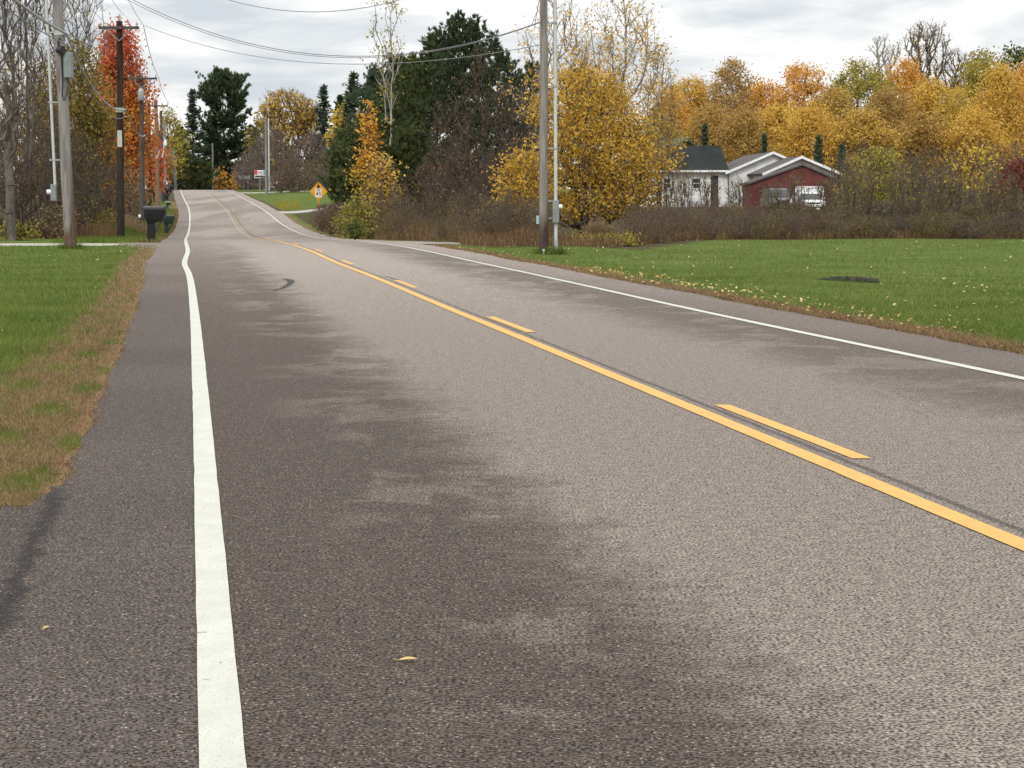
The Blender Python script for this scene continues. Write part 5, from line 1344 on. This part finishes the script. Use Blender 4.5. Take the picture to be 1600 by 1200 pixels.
# ---- vehicles in front of the garage
def vehicle(px, Y, w, h, label, paintm, cat, hood, suv=False, name='car'):
    x = Xat(px, Y); z = Tz(x, Y); r = empty(name, (x, Y, z), label, cat, rz=R(4))
    hw = w/2; hb = h*.58
    def ring(y, zb, zt, ww, top):
        return [(-ww*.93, y, zb), (ww*.93, y, zb), (ww, y, zb+.12), (ww, y, zt-.12), (ww*top, y, zt), (-ww*top, y, zt), (-ww, y, zt-.12), (-ww, y, zb+.12)]
    L = 4.5
    MB().loft([ring(0, .32, hb*.80, hw*.90, .85), ring(.12, .24, hb*.92, hw*.98, .88), ring(hood, .22, hb, hw, .9), ring(L-.6, .22, hb, hw, .9), ring(L-.1, .26, hb*.98, hw*.97, .9), ring(L, .34, hb*.85, hw*.92, .85)]).build('body', paintm, r, True)
    def cab(y, zt, ww): return [(-ww, y, hb-.02), (ww, y, hb-.02), (ww*.78 if zt > hb else ww, y, zt), (-ww*.78 if zt > hb else -ww, y, zt)]
    y0 = hood-.05
    MB().loft([cab(y0+.02, hb+.01, hw*.9), cab(y0+.62, h*.97, hw*.9), cab(y0+1.2, h, hw*.9), cab(L-.9 if not suv else L-.35, h*.98, hw*.9), cab(L-.15, hb+.02, hw*.9)]).build('cabin', paintm, r, True)
    # windscreen panel in front of the sloping cabin
    a = hw*.86; b = hw*.70; dy = .035
    MB().add([(-a, y0-.01+.02, hb+.05), (a, y0+.01, hb+.05), (b, y0+.58-dy, h*.93), (-b, y0+.58-dy, h*.93)], [(0,1,2,3)]).build('windscreen', M['glass'], r)
    for s in (-1, 1):
        MB().tube([(s*hw*.66, -.02, hb*.70), (s*hw*.66, .10, hb*.70)], [.13, .14], 12).build('headlight', M['glass_meter'], r, True)
        MB().box(s*hw*1.0-.02 if s > 0 else s*hw-.16, s*hw+.16 if s > 0 else s*hw+.02, y0+.15, y0+.25, hb+.06, hb+.2, .02).build('wing_mirror', paintm, r)
        for wy in (.85, L-.85):
            wh = empty('wheel', (s*(hw-.10), wy, .33)); wh.parent = r
            MB().tube([(-.1, 0, 0), (.1, 0, 0)], .33, 18).build('tyre', M['black'], wh, True)
            MB().tube([(-.11, 0, 0), (.11, 0, 0)], .2, 14).build('rim', M['galv'], wh, True)
    MB().box(-hw*.5, hw*.5, -.03, .03, hb*.55, hb*.78, .01).build('grille', M['black'], r)
    MB().box(-hw*.92, hw*.92, -.09, .02, .30, .48, .03).build('bumper', M['mail_top'] if suv else paintm, r)
    return r
vehicle(1270, 146.5, 1.78, 1.34, 'white car parked facing out by the white overhead door', plain('white_car_paint', (.78,.79,.80), .25, .5, 0, .03), 'car', 1.15)
vehicle(1222, 147, 1.78, 1.62, 'grey dark bumpered vehicle parked left of the white overhead door', plain('grey_car_paint', (.15,.157,.165), .35, .5, 0, .15), 'car', 1.0, True)

# ================================================================== withered plant mound on the lawn
def mound():
    Y = 42.5; x = Xat(1325, Y); z = Tz(x, Y); g = np.random.default_rng(9)
    r = empty('plant_bed', (x, Y, z), 'low dark mound of withered plants in the mown right lawn', 'plant bed')
    n = 28; m = 8; V = []; 
    for i in range(m+1):
        for k in range(n):
            q = 1-i/m; th = 2*math.pi*k/n; rr = q*(1+.08*math.sin(3*th+1)+.05*math.sin(7*th))
            V.append((.66*rr*math.cos(th), .5*rr*math.sin(th), -.02+.075*(1-q**2)+.012*math.sin(9*th+5*q)))
    Fq = [(i*n+k, i*n+(k+1)%n, (i+1)*n+(k+1)%n, (i+1)*n+k) for i in range(m) for k in range(n)]
    link('soil', npmesh('soil', V, Fq, True), plain('dark_soil', (.03,.03,.024), .95, .05, 0, .4, 12), r)
    k = 1500; az = g.uniform(0, 6.283, k); q = np.sqrt(g.uniform(0, 1, k)); b = np.stack([.64*q*np.cos(az), .48*q*np.sin(az), .055*(1-q**2)], -1)
    t = b + np.stack([g.normal(0, .07, k), g.normal(0, .05, k), g.uniform(.005, .06, k)], -1)
    V, Fq = tubes_np(b, t, np.full(k, .006), np.full(k, .003), 3)
    link('withered_plants', npmesh('withered', V, Fq), leaf_mat('withered', [(.022,.026,.02),(.05,.055,.04),(.11,.11,.09),(.10,.055,.03)], trans=.1, clump=6), r)
mound()

# ================================================================== world, sun, camera
w = bpy.data.worlds.new('World'); SC.world = w; w.use_nodes = True; nt = w.node_tree; nt.nodes.clear()
wn = NT.__new__(NT); wn.t = nt
outw = nt.nodes.new('ShaderNodeOutputWorld'); bg = nt.nodes.new('ShaderNodeBackground'); nt.links.new(bg.outputs[0], outw.inputs[0])
SUN_EL, SUN_AZ = R(42), R(200)      # high behind the viewer, slightly left; azimuth from +Y clockwise
sky = nt.nodes.new('ShaderNodeTexSky'); sky.sky_type = 'NISHITA'; sky.sun_disc = False; sky.sun_elevation = SUN_EL; sky.sun_rotation = SUN_AZ
skyc = wn.mix(1.0, sky.outputs[0], (.09, .09, .09), 'MULTIPLY')
tc = nt.nodes.new('ShaderNodeTexCoord'); gen = tc.outputs['Generated']
sepw = nt.nodes.new('ShaderNodeSeparateXYZ'); nt.links.new(gen, sepw.inputs[0]); zdir = sepw.outputs[2]
n1 = wn.noise(wn.scale(gen, (6.5, 6.5, 30)), 1.0, 6, .55, .4); n2 = wn.noise(wn.scale(gen, (16, 16, 75)), 1.0, 5, .55, .3); n3 = wn.noise(wn.scale(gen, (2.5, 2.5, 9)), 1.3, 3)
f = wn.math('ADD', wn.math('MULTIPLY', n1, .65), wn.math('ADD', wn.math('MULTIPLY', n2, .25), wn.math('MULTIPLY', n3, .1)))
cl = wn.ramp(f, [(.375, (.66,.71,.76)), (.44, (.80,.83,.86)), (.475, (.915,.925,.93)), (.51, (1.05,1.05,1.04))])
cl = wn.mix(wn.mapr(zdir, .035, .0, 0.0, .55), cl, (1.0,.985,.93))
# overcast: the zenith is about two and a half times as bright as the horizon
gr = wn.mapr(zdir, .12, 1.0, 1.05, 2.3)
cl = wn.mix(1.0, cl, nt.nodes.new('ShaderNodeCombineColor').outputs[0], 'MULTIPLY') if False else cl
cc = nt.nodes.new('ShaderNodeCombineColor')
for i in range(3): nt.links.new(gr, cc.inputs[i])
cl = wn.mix(1.0, cl, cc.outputs[0], 'MULTIPLY')
final = wn.mix(.9, skyc, cl)
nt.links.new(final, bg.inputs[0]); bg.inputs[1].default_value = 1.0

sl = bpy.data.lights.new('sun', 'SUN'); sl.energy = 1.7; sl.angle = R(14); sl.color = (1, .95, .88)
so = bpy.data.objects.new('sun', sl); COL.objects.link(so)
dv = Vector((math.sin(SUN_AZ)*math.cos(SUN_EL), math.cos(SUN_AZ)*math.cos(SUN_EL), math.sin(SUN_EL)))
so.rotation_euler = dv.to_track_quat('Z', 'Y').to_euler(); so.location = (0, 0, 50)

cam = bpy.data.cameras.new('camera'); cam.sensor_width = 36; cam.lens = 36*F/1600; cam.clip_end = 6000; cam.clip_start = .1
co = bpy.data.objects.new('camera', cam); COL.objects.link(co); co.location = (0, 0, CH); co.rotation_euler = (math.pi/2 - TH, 0, 0)
SC.camera = co
SC.view_settings.view_transform = 'Standard'; SC.view_settings.look = 'None'; SC.view_settings.exposure = 0.0; SC.view_settings.gamma = 1
SC.cycles.max_bounces = 6; SC.cycles.transparent_max_bounces = 6
